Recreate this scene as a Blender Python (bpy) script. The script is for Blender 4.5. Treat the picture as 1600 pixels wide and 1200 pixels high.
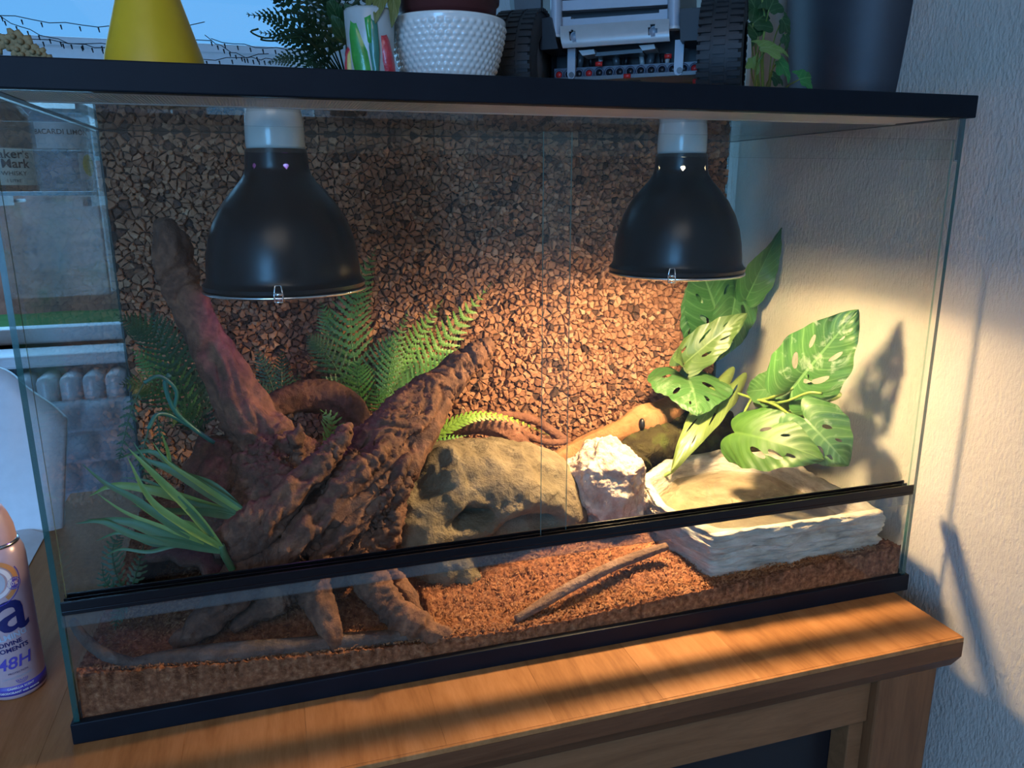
import bpy, bmesh, math, random
import numpy as np
from mathutils import Vector, Matrix, noise
from mathutils.geometry import delaunay_2d_cdt

random.seed(7)
for o in list(bpy.data.objects):
    bpy.data.objects.remove(o)
S = bpy.context.scene
COL = S.collection
V = Vector

# ------------------------------------------------------------------ camera
F = 1208.34
MX = [V((0.95532, -0.29556, -0.00222)), V((0.07445, 0.23338, 0.96953)), V((0.28603, 0.92638, -0.24496))]
CP = V((0.2164, -0.7459, 0.5256))
cam = bpy.data.cameras.new('camera')
cam.sensor_width = 36.0
cam.lens = F / 1600 * 36
cam.clip_start = 0.02
co = bpy.data.objects.new('camera', cam)
COL.objects.link(co)
mw = Matrix.Identity(4)
for i in range(3):
    mw[i][0], mw[i][1], mw[i][2], mw[i][3] = MX[0][i], MX[1][i], -MX[2][i], CP[i]
co.matrix_world = mw
S.camera = co
S.view_settings.view_transform = 'Standard'
S.view_settings.look = 'None'
S.view_settings.gamma = 1
S.view_settings.use_curve_mapping = False
S.view_settings.exposure = 0.0
S.cycles.transparent_max_bounces = 32
S.cycles.max_bounces = 8
S.cycles.caustics_reflective = False
S.cycles.caustics_refractive = False

# ------------------------------------------------------------------ world and lights
W = bpy.data.worlds.new('world')
S.world = W
W.use_nodes = True
wn = W.node_tree
wn.nodes.clear()
wo = wn.nodes.new('ShaderNodeOutputWorld')
wb = wn.nodes.new('ShaderNodeBackground')
wr = wn.nodes.new('ShaderNodeValToRGB')
wt = wn.nodes.new('ShaderNodeTexCoord')
ws = wn.nodes.new('ShaderNodeSeparateXYZ')
wn.links.new(wt.outputs['Generated'], ws.inputs[0])
wn.links.new(ws.outputs['Z'], wr.inputs[0])
wr.color_ramp.elements[0].color = (0.14, 0.44, 0.88, 1)
wr.color_ramp.elements[1].color = (0.12, 0.36, 0.85, 1)
wn.links.new(wr.outputs[0], wb.inputs['Color'])
wb.inputs['Strength'].default_value = 1.1
wn.links.new(wb.outputs[0], wo.inputs[0])


def area(name, loc, target, sx, sy, power, color, spread=180, shape='RECTANGLE'):
    l = bpy.data.lights.new(name, 'AREA')
    l.shape = shape
    l.size, l.size_y = sx, sy
    l.energy = power
    l.color = color
    l.spread = math.radians(spread)
    o = bpy.data.objects.new(name, l)
    COL.objects.link(o)
    o.location = loc
    o.rotation_euler = (V(target) - V(loc)).to_track_quat('-Z', 'Y').to_euler()
    return o


# daylight coming through the window in the wall behind the photographer, and through the window behind the sofa
area('front_window_daylight', (-1.65, -3.42, 0.65), (-1.65, 0, 0.65), 1.35, 1.6, 92, (0.17, 0.48, 1.0))
area('back_window_daylight', (-0.55, 1.86, 0.75), (-0.35, 0.3, 0.55), 1.9, 1.1, 20, (0.25, 0.58, 1.0))
sl = bpy.data.lights.new('added_hedge_sun', 'SUN')  # unseen sun added to warm the hedge and lawn outside
sl.energy = 0.8
sl.angle = 0.05
sl.color = (1.0, 0.86, 0.72)
so = bpy.data.objects.new('added_hedge_sun', sl)
COL.objects.link(so)
so.rotation_euler = V((0.8, 0.42, -0.6)).to_track_quat('-Z', 'Y').to_euler()
BASK_POWER, UV_POWER = 8.0, 0.10
BASK_COLOR, UV_COLOR = (1.0, 0.67, 0.34), (0.62, 0.22, 1.0)
area('added_warm_fill', (-0.2, -2.0, 1.66), (-0.2, -2.0, 0), 1.3, 1.3, 15, (1.0, 0.82, 0.70))  # added warm fill lifting the room's ambient light; no ceiling lamp is seen


for nm_, lc_, tg_, sx_, sy_ in (('back_window_portal', (-0.665, 1.87, 0.775), (-0.665, 0, 0.775), 2.17, 1.35), ('front_window_portal', (-1.65, -3.58, 0.65), (-1.65, 0, 0.65), 1.5, 1.7)):
    area(nm_, lc_, tg_, sx_, sy_, 1, (1, 1, 1)).data.cycles.is_portal = True


# ------------------------------------------------------------------ helpers
def ray(u, v):
    return MX[0] * ((u - 800) / F) + MX[1] * (-(v - 600) / F) + MX[2]


def at(u, v, y):            # a point of the photograph at the depth y of the room
    d = ray(u, v)
    return CP + d * ((y - CP.y) / d.y)


def az(u, v, z):
    d = ray(u, v)
    return CP + d * ((z - CP.z) / d.z)


def ax(u, v, x):
    d = ray(u, v)
    return CP + d * ((x - CP.x) / d.x)


def ppm(p):                 # metres per photograph pixel at a point
    return (V(p) - CP).dot(MX[2]) / F


def tag(o, label=None, cat=None, group=None, kind=None):
    if label: o['label'] = label
    if cat: o['category'] = cat
    if group: o['group'] = group
    if kind: o['kind'] = kind
    return o


def thing(name, label, cat, loc=(0, 0, 0), group=None, rz=0):
    o = bpy.data.objects.new(name, None)
    o.empty_display_size = 0.02
    COL.objects.link(o)
    o.location = loc
    o.rotation_euler[2] = rz
    return tag(o, label, cat, group)


def root_loc(p):
    l = V((0, 0, 0))
    while p is not None:
        l += p.location
        p = p.parent
    return l


class MB:
    def __init__(s):
        s.v, s.f, s.m, s.uv, s.tone = [], [], [], {}, []

    def add(s, vs, fs, m=0):
        b = len(s.v)
        s.v += [tuple(x) for x in vs]
        s.f += [tuple(i + b for i in f) for f in fs]
        s.m += [m] * len(fs)
        return b

    def box(s, a, b, m=0):
        x0, y0, z0 = a
        x1, y1, z1 = b
        s.add([(x0, y0, z0), (x1, y0, z0), (x1, y1, z0), (x0, y1, z0), (x0, y0, z1), (x1, y0, z1), (x1, y1, z1), (x0, y1, z1)],
              [(0, 3, 2, 1), (4, 5, 6, 7), (0, 1, 5, 4), (1, 2, 6, 5), (2, 3, 7, 6), (3, 0, 4, 7)], m)

    def pane(s, a, b, m=0, me=1):
        d = [b[i] - a[i] for i in range(3)]
        k = d.index(min(d))
        n = len(s.m)
        s.box(a, b, m)
        axis = [2, 2, 1, 0, 1, 0]
        for i in range(6):
            if axis[i] != k: s.m[n + i] = me

    def rbox(s, a, b, r, m=0):       # box with chamfered edges
        bm = bmesh.new()
        bmesh.ops.create_cube(bm, size=1)
        a, b = V(a), V(b)
        for v in bm.verts:
            v.co = V(((a[i] + b[i]) / 2 + v.co[i] * (b[i] - a[i]) for i in range(3)))
        bmesh.ops.bevel(bm, geom=bm.edges[:], offset=r, segments=2, profile=0.5, affect='EDGES')
        s.bm(bm, m)

    def bm(s, bm, m=0):
        bm.verts.index_update()
        s.add([v.co for v in bm.verts], [[v.index for v in f.verts] for f in bm.faces], m)
        bm.free()

    def tube(s, pts, rs, seg=10, m=0, cap=True, fn=None):
        pts = [V(p) for p in pts]
        if not hasattr(rs, '__len__'): rs = [rs] * len(pts)
        t0 = (pts[1] - pts[0]).normalized()
        n = t0.orthogonal().normalized()
        rings = []
        for i, p in enumerate(pts):
            t = (pts[min(i + 1, len(pts) - 1)] - pts[max(i - 1, 0)]).normalized()
            n = (n - t * n.dot(t)).normalized()
            bb = t.cross(n)
            ring = []
            for k in range(seg):
                a = 2 * math.pi * k / seg
                r = rs[i] * (fn(i / (len(pts) - 1), a, p) if fn else 1)
                ring.append(p + (n * math.cos(a) + bb * math.sin(a)) * r)
            rings.append(ring)
        vs = [x for r in rings for x in r]
        fs = []
        for i in range(len(pts) - 1):
            for k in range(seg):
                k2 = (k + 1) % seg
                fs.append((i * seg + k, i * seg + k2, (i + 1) * seg + k2, (i + 1) * seg + k))
        if cap:
            fs.append(tuple(range(seg))[::-1])
            fs.append(tuple((len(pts) - 1) * seg + k for k in range(seg)))
        s.add(vs, fs, m)

    def lathe(s, prof, c=(0, 0, 0), seg=48, m=0, fn=None, skip=None):
        c = V(c)
        vs, fs = [], []
        for i, (r, z) in enumerate(prof):
            for k in range(seg):
                a = 2 * math.pi * k / seg
                rr = r * (fn(i, a, r, z) if fn else 1)
                vs.append((c.x + rr * math.cos(a), c.y + rr * math.sin(a), c.z + z))
        for i in range(len(prof) - 1):
            for k in range(seg):
                if skip and skip(i, k): continue
                k2 = (k + 1) % seg
                fs.append((i * seg + k, i * seg + k2, (i + 1) * seg + k2, (i + 1) * seg + k))
        s.add(vs, fs, m)

    def sphere(s, c, r, sub=2, sc=(1, 1, 1), m=0, rot=None):
        bm = bmesh.new()
        bmesh.ops.create_icosphere(bm, subdivisions=sub, radius=1)
        for v in bm.verts:
            q = V((v.co.x * r * sc[0], v.co.y * r * sc[1], v.co.z * r * sc[2]))
            if rot: q = rot @ q
            v.co = V(c) + q
        s.bm(bm, m)

    def prism(s, poly, o, ux, uy, d, m=0):   # polygon in the plane (o, ux, uy) extruded along d
        o, ux, uy, d = V(o), V(ux), V(uy), V(d)
        n = len(poly)
        A = [o + ux * x + uy * y for x, y in poly]
        s.add(A + [p + d for p in A], [tuple(range(n))[::-1], tuple(range(n, 2 * n))] + [(i, (i + 1) % n, (i + 1) % n + n, i + n) for i in range(n)], m)

    def build(s, name, mats, parent=None, smooth=True, angle=None, local=None):
        me = bpy.data.meshes.new(name)
        off = root_loc(parent) if parent else (local or V((0, 0, 0)))
        me.from_pydata([(x - off[0], y - off[1], z - off[2]) for x, y, z in s.v], [], s.f)
        if not isinstance(mats, (list, tuple)): mats = [mats]
        for m in mats: me.materials.append(m)
        me.polygons.foreach_set('material_index', s.m)
        if s.uv:
            ul = me.uv_layers.new(name='UVMap')
            arr = np.zeros((len(me.loops), 2), np.float32)
            vi = np.zeros(len(me.loops), np.int32)
            me.loops.foreach_get('vertex_index', vi)
            table = np.zeros((len(s.v), 2), np.float32)
            for k, q in s.uv.items(): table[k] = q
            arr[:] = table[vi]
            ul.data.foreach_set('uv', arr.ravel())
        if s.tone:
            a = me.attributes.new('tone', 'FLOAT', 'POINT')
            a.data.foreach_set('value', s.tone)
        me.polygons.foreach_set('use_smooth', [smooth] * len(me.polygons))
        if smooth and angle:
            me.set_sharp_from_angle(angle=math.radians(angle))
        me.update()
        o = bpy.data.objects.new(name, me)
        COL.objects.link(o)
        if parent: o.parent = parent
        elif local is not None: o.location = local
        return o


def catmull(P, n):
    P = [V(p) for p in P]
    P = [P[0] * 2 - P[1]] + P + [P[-1] * 2 - P[-2]]
    out = []
    segs = len(P) - 3
    for i in range(n):
        t = i / (n - 1) * segs
        k = min(int(t), segs - 1)
        t -= k
        a, b, c, d = P[k:k + 4]
        out.append(0.5 * ((2 * b) + (c - a) * t + (2 * a - 5 * b + 4 * c - d) * t * t + (3 * b - a - 3 * c + d) * t ** 3))
    return out


def lerp_list(R, n):
    return [float(np.interp(i / (n - 1) * (len(R) - 1), range(len(R)), R)) for i in range(n)]


def remesh(mb, voxel, smooth_it=0):
    me = bpy.data.meshes.new('tmp')
    me.from_pydata(mb.v, [], mb.f)
    o = bpy.data.objects.new('tmp', me)
    COL.objects.link(o)
    md = o.modifiers.new('r', 'REMESH')
    md.mode = 'VOXEL'
    md.voxel_size = voxel
    if smooth_it:
        sm = o.modifiers.new('s', 'SMOOTH')
        sm.iterations = smooth_it
        sm.factor = 0.5
    dg = bpy.context.evaluated_depsgraph_get()
    ev = o.evaluated_get(dg)
    m2 = bpy.data.meshes.new_from_object(ev)
    bpy.data.objects.remove(o)
    bpy.data.meshes.remove(me)
    return m2


def mesh_arrays(me):
    n = len(me.vertices)
    a = np.zeros(n * 3)
    me.vertices.foreach_get('co', a)
    b = np.zeros(n * 3)
    me.vertices.foreach_get('normal', b)
    return a.reshape(-1, 3), b.reshape(-1, 3)


def hitter(me):
    from mathutils.bvhtree import BVHTree
    t = BVHTree.FromPolygons([v.co for v in me.vertices], [p.vertices for p in me.polygons])

    def hit(u, v, y):
        h = t.ray_cast(CP, ray(u, v).normalized())
        return h[0] if h[0] is not None else at(u, v, y)
    return hit


def place_mesh(me, name, mat, parent):
    off = root_loc(parent) if parent else V((0, 0, 0))
    a, _ = mesh_arrays(me)
    a -= np.array(off)
    me.vertices.foreach_set('co', a.ravel())
    me.materials.clear()
    me.materials.append(mat)
    me.polygons.foreach_set('use_smooth', [True] * len(me.polygons))
    me.update()
    me.name = name
    o = bpy.data.objects.new(name, me)
    COL.objects.link(o)
    if parent: o.parent = parent
    return o


def fbm(p, f, oct=3):
    return noise.fractal(V((p[0] * f, p[1] * f, p[2] * f)), 0.9, 2.1, oct)


# ------------------------------------------------------------------ materials
class NT:
    def __init__(s, name):
        s.mat = bpy.data.materials.new(name)
        s.mat.use_nodes = True
        s.t = s.mat.node_tree
        s.t.nodes.clear()
        s.out = s.n('OutputMaterial')

    def n(s, typ, **kw):
        nd = s.t.nodes.new('ShaderNode' + typ)
        for k, v in kw.items():
            if k in nd.inputs: nd.inputs[k].default_value = v
            else: setattr(nd, k, v)
        return nd

    def l(s, a, b):
        s.t.links.new(a, b)

    def math(s, op, a, b=None, c=None):
        nd = s.n('Math', operation=op)
        for i, x in enumerate((a, b, c)):
            if x is None: continue
            if isinstance(x, (int, float)): nd.inputs[i].default_value = x
            else: s.l(x, nd.inputs[i])
        return nd.outputs[0]

    def ramp(s, fac, stops):
        nd = s.n('ValToRGB')
        e = nd.color_ramp.elements
        while len(e) < len(stops): e.new(0.5)
        for i, (p, c) in enumerate(stops):
            e[i].position = p
            e[i].color = (*c, 1)
        s.l(fac, nd.inputs[0])
        return nd.outputs[0]

    def coords(s, stretch=(1, 1, 1), kind='Object'):
        tc = s.n('TexCoord')
        mp = s.n('Mapping')
        mp.inputs['Scale'].default_value = stretch
        s.l(tc.outputs[kind], mp.inputs[0])
        return mp.outputs[0]

    def noise(s, co_, scale, detail=4, rough=0.55, dist=0):
        nd = s.n('TexNoise')
        nd.inputs['Scale'].default_value = scale
        nd.inputs['Detail'].default_value = detail
        nd.inputs['Roughness'].default_value = rough
        nd.inputs['Distortion'].default_value = dist
        s.l(co_, nd.inputs['Vector'])
        return nd.outputs['Fac']

    def mix(s, fac, a, b):
        nd = s.n('Mix', data_type='RGBA')
        for i, x in ((0, fac), (6, a), (7, b)):
            if isinstance(x, (int, float)): nd.inputs[i].default_value = x
            elif isinstance(x, tuple): nd.inputs[i].default_value = (*x, 1)
            else: s.l(x, nd.inputs[i])
        return nd.outputs[2]

    def bump(s, h, strength, dist=0.002):
        nd = s.n('Bump')
        nd.inputs['Strength'].default_value = strength
        nd.inputs['Distance'].default_value = dist
        s.l(h, nd.inputs['Height'])
        return nd.outputs[0]

    def bsdf(s, color, rough=0.5, metal=0, normal=None, spec=0.5, coat=0, **kw):
        nd = s.n('BsdfPrincipled')
        if isinstance(color, tuple): nd.inputs['Base Color'].default_value = (*color, 1)
        else: s.l(color, nd.inputs['Base Color'])
        if isinstance(rough, (int, float)): nd.inputs['Roughness'].default_value = rough
        else: s.l(rough, nd.inputs['Roughness'])
        nd.inputs['Metallic'].default_value = metal
        nd.inputs['Specular IOR Level'].default_value = spec
        nd.inputs['Coat Weight'].default_value = coat
        for k, v in kw.items(): nd.inputs[k.replace('_', ' ')].default_value = v
        if normal is not None: s.l(normal, nd.inputs['Normal'])
        return nd.outputs[0]

    def done(s, sh):
        s.l(sh, s.out.inputs[0])
        return s.mat


def mottled(name, c1, c2, scale=30, rough=0.6, bump=0.2, bdist=0.002, stretch=(1, 1, 1), c3=None, bscale=None, metal=0, spec=0.5, detail=6, coat=0):
    t = NT(name)
    c = t.coords(stretch)
    f = t.noise(c, scale, detail, 0.6)
    st = [(0.3, c1), (0.7, c2)] if c3 is None else [(0.3, c1), (0.52, c2), (0.72, c3)]
    col = t.ramp(f, st)
    b = t.bump(t.noise(c, bscale or scale * 3, detail, 0.6), bump, bdist) if bump else None
    return t.done(t.bsdf(col, rough, metal, b, spec, coat))


def plain(name, c, rough=0.5, metal=0, spec=0.5, coat=0, **kw):
    t = NT(name)
    cc = t.coords()
    f = t.noise(cc, 60, 3)
    col = t.ramp(f, [(0.2, tuple(x * 0.93 for x in c)), (0.8, tuple(min(1, x * 1.05) for x in c))])
    return t.done(t.bsdf(col, rough, metal, None, spec, coat, **kw))


def glassy(name, tint, ior=1.45, rough=0.0):
    t = NT(name)
    g = t.n('NewGeometry')
    dt = t.n('VectorMath', operation='DOT_PRODUCT')
    t.l(g.outputs['Incoming'], dt.inputs[0])
    t.l(g.outputs['Normal'], dt.inputs[1])
    f0 = ((ior - 1) / (ior + 1)) ** 2
    k = t.math('POWER', t.math('SUBTRACT', 1.0, t.math('ABSOLUTE', dt.outputs['Value'])), 5.0)
    fr = t.math('ADD', t.math('MULTIPLY', k, 1 - f0), f0)       # Schlick, the same from both faces of the sheet
    tr = t.n('BsdfTransparent')
    tr.inputs['Color'].default_value = (*tint, 1)
    gl = t.n('BsdfGlossy')
    gl.inputs['Roughness'].default_value = rough
    mx = t.n('MixShader')
    t.l(fr, mx.inputs[0])
    t.l(tr.outputs[0], mx.inputs[1])
    t.l(gl.outputs[0], mx.inputs[2])
    return t.done(mx.outputs[0])


def mix_transparent(name, color, fac, rough=0.15):
    t = NT(name)
    tr = t.n('BsdfTransparent')
    tr.inputs['Color'].default_value = (*[0.5 + 0.5 * x for x in color], 1)
    p = t.bsdf(color, rough)
    mx = t.n('MixShader')
    mx.inputs[0].default_value = fac
    t.l(tr.outputs[0], mx.inputs[1])
    t.l(p, mx.inputs[2])
    return t.done(mx.outputs[0])


M = {}
M['glass'] = glassy('clear_glass', (0.975, 0.99, 0.98), 1.4)
M['window_glass'] = glassy('window_glass', (0.95, 0.97, 0.97), 1.12)
M['glass_edge'] = mix_transparent('green_glass_edge', (0.012, 0.085, 0.078), 0.75)
M['door_edge'] = mix_transparent('pale_green_door_edge', (0.22, 0.34, 0.27), 0.6)
M['acrylic'] = mix_transparent('clear_acrylic', (0.62, 0.66, 0.66), 0.06, 0.06)
M['black_frame'] = mottled('black_frame_plastic', (0.004, 0.006, 0.010), (0.006, 0.009, 0.014), 20, 0.5, 0.05, 0.0005, spec=0.16)
M['black_gloss'] = plain('black_gloss_plastic', (0.006, 0.006, 0.008), 0.16, spec=0.3)
M['black_plastic'] = plain('black_plastic', (0.008, 0.008, 0.010), 0.4, spec=0.3)
M['black_dome'] = mottled('black_satin_enamel', (0.005, 0.005, 0.006), (0.008, 0.008, 0.009), 15, 0.28, 0.03, 0.0004, spec=0.36)
M['dome_inside'] = plain('polished_reflector', (0.75, 0.74, 0.70), 0.25, 0.9)
M['chrome'] = plain('chrome', (0.8, 0.8, 0.8), 0.18, 1.0)
M['ceramic'] = plain('white_ceramic_glaze', (0.62, 0.61, 0.58), 0.22, coat=0.3)
M['mesh_white'] = plain('pale_mesh_wire', (0.55, 0.52, 0.48), 0.5)
M['red_pin'] = plain('red_plastic', (0.45, 0.02, 0.02), 0.35)
M['grey_plastic'] = plain('grey_toy_plastic', (0.30, 0.33, 0.37), 0.32)
M['light_grey_plastic'] = plain('light_grey_toy_plastic', (0.48, 0.47, 0.45), 0.3)
M['dark_grey_plastic'] = plain('dark_grey_toy_plastic', (0.07, 0.075, 0.08), 0.35)
M['rubber'] = mottled('tyre_rubber', (0.010, 0.010, 0.011), (0.02, 0.02, 0.021), 80, 0.6, 0.1, 0.0005)
M['yellow_glaze'] = mottled('yellow_glaze', (0.62, 0.36, 0.005), (0.70, 0.42, 0.012), 25, 0.38, 0.04, 0.0006)
M['terracotta_plastic'] = plain('terracotta_plastic', (0.10, 0.025, 0.022), 0.4)
M['hobnail'] = plain('white_glazed_pot', (0.66, 0.65, 0.60), 0.2, coat=0.4)
M['dark_vase'] = mottled('dark_slate_vase', (0.016, 0.018, 0.024), (0.022, 0.025, 0.032), 30, 0.5, 0.06, 0.0006)


def bulb_mat(name, col, strength):
    t = NT(name)
    e = t.n('Emission')
    e.inputs['Color'].default_value = (*col, 1)
    e.inputs['Strength'].default_value = strength
    return t.done(e.outputs[0])


def cork_mat():
    t = NT('cork_granule')
    a = t.n('Attribute', attribute_name='tone')
    c = t.coords()
    f = t.noise(c, 220, 4, 0.6)
    v = t.math('ADD', t.math('MULTIPLY', f, 0.5), t.math('MULTIPLY', a.outputs['Fac'], 0.75))
    col = t.ramp(v, [(0.22, (0.040, 0.026, 0.022)), (0.5, (0.23, 0.105, 0.058)), (0.75, (0.40, 0.20, 0.11)), (1.0, (0.56, 0.34, 0.20))])
    b = t.bump(t.noise(c, 500, 4, 0.65), 0.5, 0.0015)
    return t.done(t.bsdf(col, 0.8, 0, b, 0.25))


M['cork'] = cork_mat()
M['cork_backing'] = mottled('cork_backing', (0.022, 0.013, 0.009), (0.05, 0.03, 0.02), 90, 0.9, 0.3)


def wood_mat(name, c1, c2, c3, stretch, scale=6, rough=0.35, bump=0.08, coat=0.15, bd=0.0006, spec=0.4, vary=0.0):
    t = NT(name)
    c = t.coords(stretch)
    f1 = t.noise(c, scale, 6, 0.6, 0.8)
    f2 = t.noise(c, scale * 9, 3, 0.6)
    v = t.math('ADD', t.math('MULTIPLY', f1, 0.75), t.math('MULTIPLY', f2, 0.25))
    if vary: v = t.math('ADD', v, t.math('MULTIPLY', t.math('SUBTRACT', t.n('ObjectInfo').outputs['Random'], 0.5), vary))
    col = t.ramp(v, [(0.3, c1), (0.5, c2), (0.7, c3)])
    rr = t.math('ADD', t.math('MULTIPLY', f2, 0.18), rough - 0.09)
    return t.done(t.bsdf(col, rr, 0, t.bump(f2, bump, bd), spec, coat))


M['table_wood'] = wood_mat('oiled_tabletop_wood', (0.23, 0.096, 0.032), (0.34, 0.148, 0.052), (0.43, 0.200, 0.078), (10, 1.2, 10), 4, 0.55, coat=0, spec=0.12, vary=0.16)
M['table_edge'] = wood_mat('dark_table_edge_wood', (0.085, 0.032, 0.013), (0.13, 0.050, 0.021), (0.17, 0.070, 0.030), (1.2, 12, 12), 4, 0.45, coat=0, spec=0.25)
M['cabinet_wood'] = wood_mat('cabinet_wood_rail', (0.14, 0.060, 0.024), (0.20, 0.088, 0.036), (0.25, 0.115, 0.050), (1.2, 10, 10), 5, 0.5, coat=0, spec=0.25)
M['cabinet_post'] = wood_mat('cabinet_wood_post', (0.12, 0.048, 0.019), (0.18, 0.075, 0.030), (0.23, 0.100, 0.042), (12, 12, 1.0), 5, 0.46, coat=0, spec=0.3)
M['recess'] = plain('black_recess', (0.008, 0.009, 0.012), 0.35)


def driftwood_mat(name, c1, c2, c3, sc=14):
    t = NT(name)
    c = t.coords((1, 1, 1))
    f1 = t.noise(c, sc, 6, 0.62, 1.2)
    f2 = t.noise(c, sc * 9, 5, 0.65)
    v = t.math('ADD', t.math('MULTIPLY', f1, 0.65), t.math('MULTIPLY', f2, 0.35))
    col = t.ramp(v, [(0.32, c1), (0.5, c2), (0.68, c3)])
    b = t.bump(f2, 0.8, 0.004)
    return t.done(t.bsdf(col, 0.75, 0, b, 0.25))


M['driftwood'] = driftwood_mat('driftwood_bark', (0.028, 0.013, 0.009), (0.11, 0.050, 0.030), (0.27, 0.125, 0.068))
M['dark_bark'] = driftwood_mat('dark_cork_bark', (0.03, 0.016, 0.012), (0.075, 0.038, 0.028), (0.12, 0.062, 0.044), 20)
M['branch'] = driftwood_mat('smooth_pale_branch', (0.13, 0.055, 0.022), (0.24, 0.110, 0.045), (0.34, 0.18, 0.085), 9)
M['liana'] = driftwood_mat('reddish_liana', (0.09, 0.036, 0.022), (0.19, 0.082, 0.05), (0.30, 0.14, 0.09), 16)
M['stick'] = driftwood_mat('thin_stick', (0.10, 0.055, 0.034), (0.19, 0.105, 0.068), (0.28, 0.17, 0.12), 25)
M['buried'] = driftwood_mat('grey_buried_log', (0.035, 0.023, 0.019), (0.080, 0.055, 0.044), (0.14, 0.10, 0.082), 18)
M['rock'] = mottled('sandy_cave_rock', (0.105, 0.080, 0.046), (0.160, 0.122, 0.073), 30, 0.85, 1.0, 0.005, c3=(0.225, 0.178, 0.112), bscale=160, spec=0.25)
M['white_rock'] = mottled('white_limestone', (0.26, 0.14, 0.10), (0.46, 0.35, 0.27), 40, 0.85, 0.9, 0.005, c3=(0.64, 0.56, 0.46), bscale=110, spec=0.25)
M['dish'] = mottled('pale_stone_resin', (0.27, 0.225, 0.175), (0.47, 0.42, 0.345), 26, 0.7, 1.0, 0.005, c3=(0.66, 0.61, 0.52), bscale=60, stretch=(1, 1, 4), spec=0.35)
M['soil'] = mottled('coconut_fibre_soil', (0.10, 0.034, 0.017), (0.25, 0.098, 0.048), 150, 0.95, 0.8, 0.004, c3=(0.42, 0.20, 0.105), bscale=420, spec=0.1)
M['fibre'] = mottled('coconut_fibre_strand', (0.15, 0.058, 0.028), (0.44, 0.21, 0.10), 60, 0.9, 0, spec=0.1)
M['moss'] = mottled('mossy_bark', (0.020, 0.015, 0.010), (0.045, 0.038, 0.016), 40, 0.95, 0.8, 0.006, c3=(0.07, 0.09, 0.022), bscale=180, spec=0.1)
M['clear_water'] = glassy('clear_water', (0.80, 0.76, 0.66), 1.33, 0.02)


def leaf_mat(name, c1, c2, vein, trans=0.35, rough=0.38, nv=9, sheen_streaks=0.0):
    t = NT(name)
    uv = t.n('UVMap')
    sp = t.n('SeparateXYZ')
    t.l(uv.outputs[0], sp.inputs[0])
    u, vv = sp.outputs['X'], sp.outputs['Y']
    av = t.math('ABSOLUTE', t.math('SUBTRACT', t.math('MULTIPLY', vv, 2.0), 1.0))
    c = t.coords()
    f = t.noise(c, 28, 4, 0.6)
    ph = t.math('FRACT', t.math('SUBTRACT', t.math('MULTIPLY', u, nv), t.math('MULTIPLY', av, 2.2)))
    lat = t.math('MULTIPLY', t.math('LESS_THAN', ph, 0.13), 0.55)
    mid = t.math('LESS_THAN', av, 0.035)
    vf = t.math('MAXIMUM', lat, mid)
    ph2 = t.math('FRACT', t.math('SUBTRACT', t.math('MULTIPLY', u, nv * 4), t.math('MULTIPLY', av, 7.0)))
    fine = t.math('MULTIPLY', t.math('LESS_THAN', ph2, 0.3), 0.16)
    vf = t.math('MAXIMUM', vf, fine)
    base = t.ramp(f, [(0.3, c1), (0.7, c2)])
    col = t.mix(vf, base, vein)
    if sheen_streaks:  # white streaks and light sheen painted into the leaf colour by noise
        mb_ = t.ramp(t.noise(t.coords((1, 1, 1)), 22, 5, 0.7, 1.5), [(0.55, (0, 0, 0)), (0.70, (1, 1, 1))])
        col = t.mix(t.math('MULTIPLY', mb_, sheen_streaks), col, (0.42, 0.52, 0.36))
    h = t.math('ADD', t.math('MULTIPLY', vf, -0.6), t.math('MULTIPLY', f, 0.5))
    p = t.bsdf(col, rough, 0, t.bump(h, 0.35, 0.0015), 0.45)
    tl = t.n('BsdfTranslucent')
    t.l(col, tl.inputs['Color'])
    mx = t.n('MixShader')
    mx.inputs[0].default_value = trans
    t.l(p, mx.inputs[1])
    t.l(tl.outputs[0], mx.inputs[2])
    return t.done(mx.outputs[0])


M['leaf_dark'] = leaf_mat('dark_green_leaf', (0.020, 0.095, 0.026), (0.045, 0.155, 0.042), (0.10, 0.24, 0.085), 0.15)
M['leaf_sheen_streaked'] = leaf_mat('sheen_streaked_green_leaf', (0.030, 0.115, 0.026), (0.060, 0.175, 0.042), (0.13, 0.28, 0.09), 0.15, sheen_streaks=.75)
M['leaf_bright'] = leaf_mat('bright_green_leaf', (0.032, 0.108, 0.027), (0.060, 0.155, 0.040), (0.11, 0.215, 0.078), 0.18, rough=.45, sheen_streaks=.35)
M['leaf_lime'] = leaf_mat('lime_green_leaf', (0.018, 0.070, 0.008), (0.038, 0.105, 0.013), (0.060, 0.130, 0.024), 0.08, rough=.5)
M['leaf_pale'] = leaf_mat('pale_leaf_underside', (0.13, 0.20, 0.05), (0.18, 0.25, 0.07), (0.23, 0.30, 0.10), 0.25)
M['leaf_olive'] = leaf_mat('olive_leaf_underside', (0.055, 0.115, 0.028), (0.085, 0.150, 0.040), (0.125, 0.20, 0.065), 0.15)
M['stem'] = mottled('green_plastic_stem', (0.10, 0.17, 0.03), (0.22, 0.30, 0.07), 30, 0.45, 0.1)


def fern_mat(name, c1, c2, trans=0.3):
    t = NT(name)
    c = t.coords()
    f = t.noise(c, 25, 4, 0.6)
    col = t.ramp(f, [(0.3, c1), (0.7, c2)])
    p = t.bsdf(col, 0.45)
    tl = t.n('BsdfTranslucent')
    t.l(col, tl.inputs['Color'])
    mx = t.n('MixShader')
    mx.inputs[0].default_value = trans
    t.l(p, mx.inputs[1])
    t.l(tl.outputs[0], mx.inputs[2])
    return t.done(mx.outputs[0])


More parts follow.
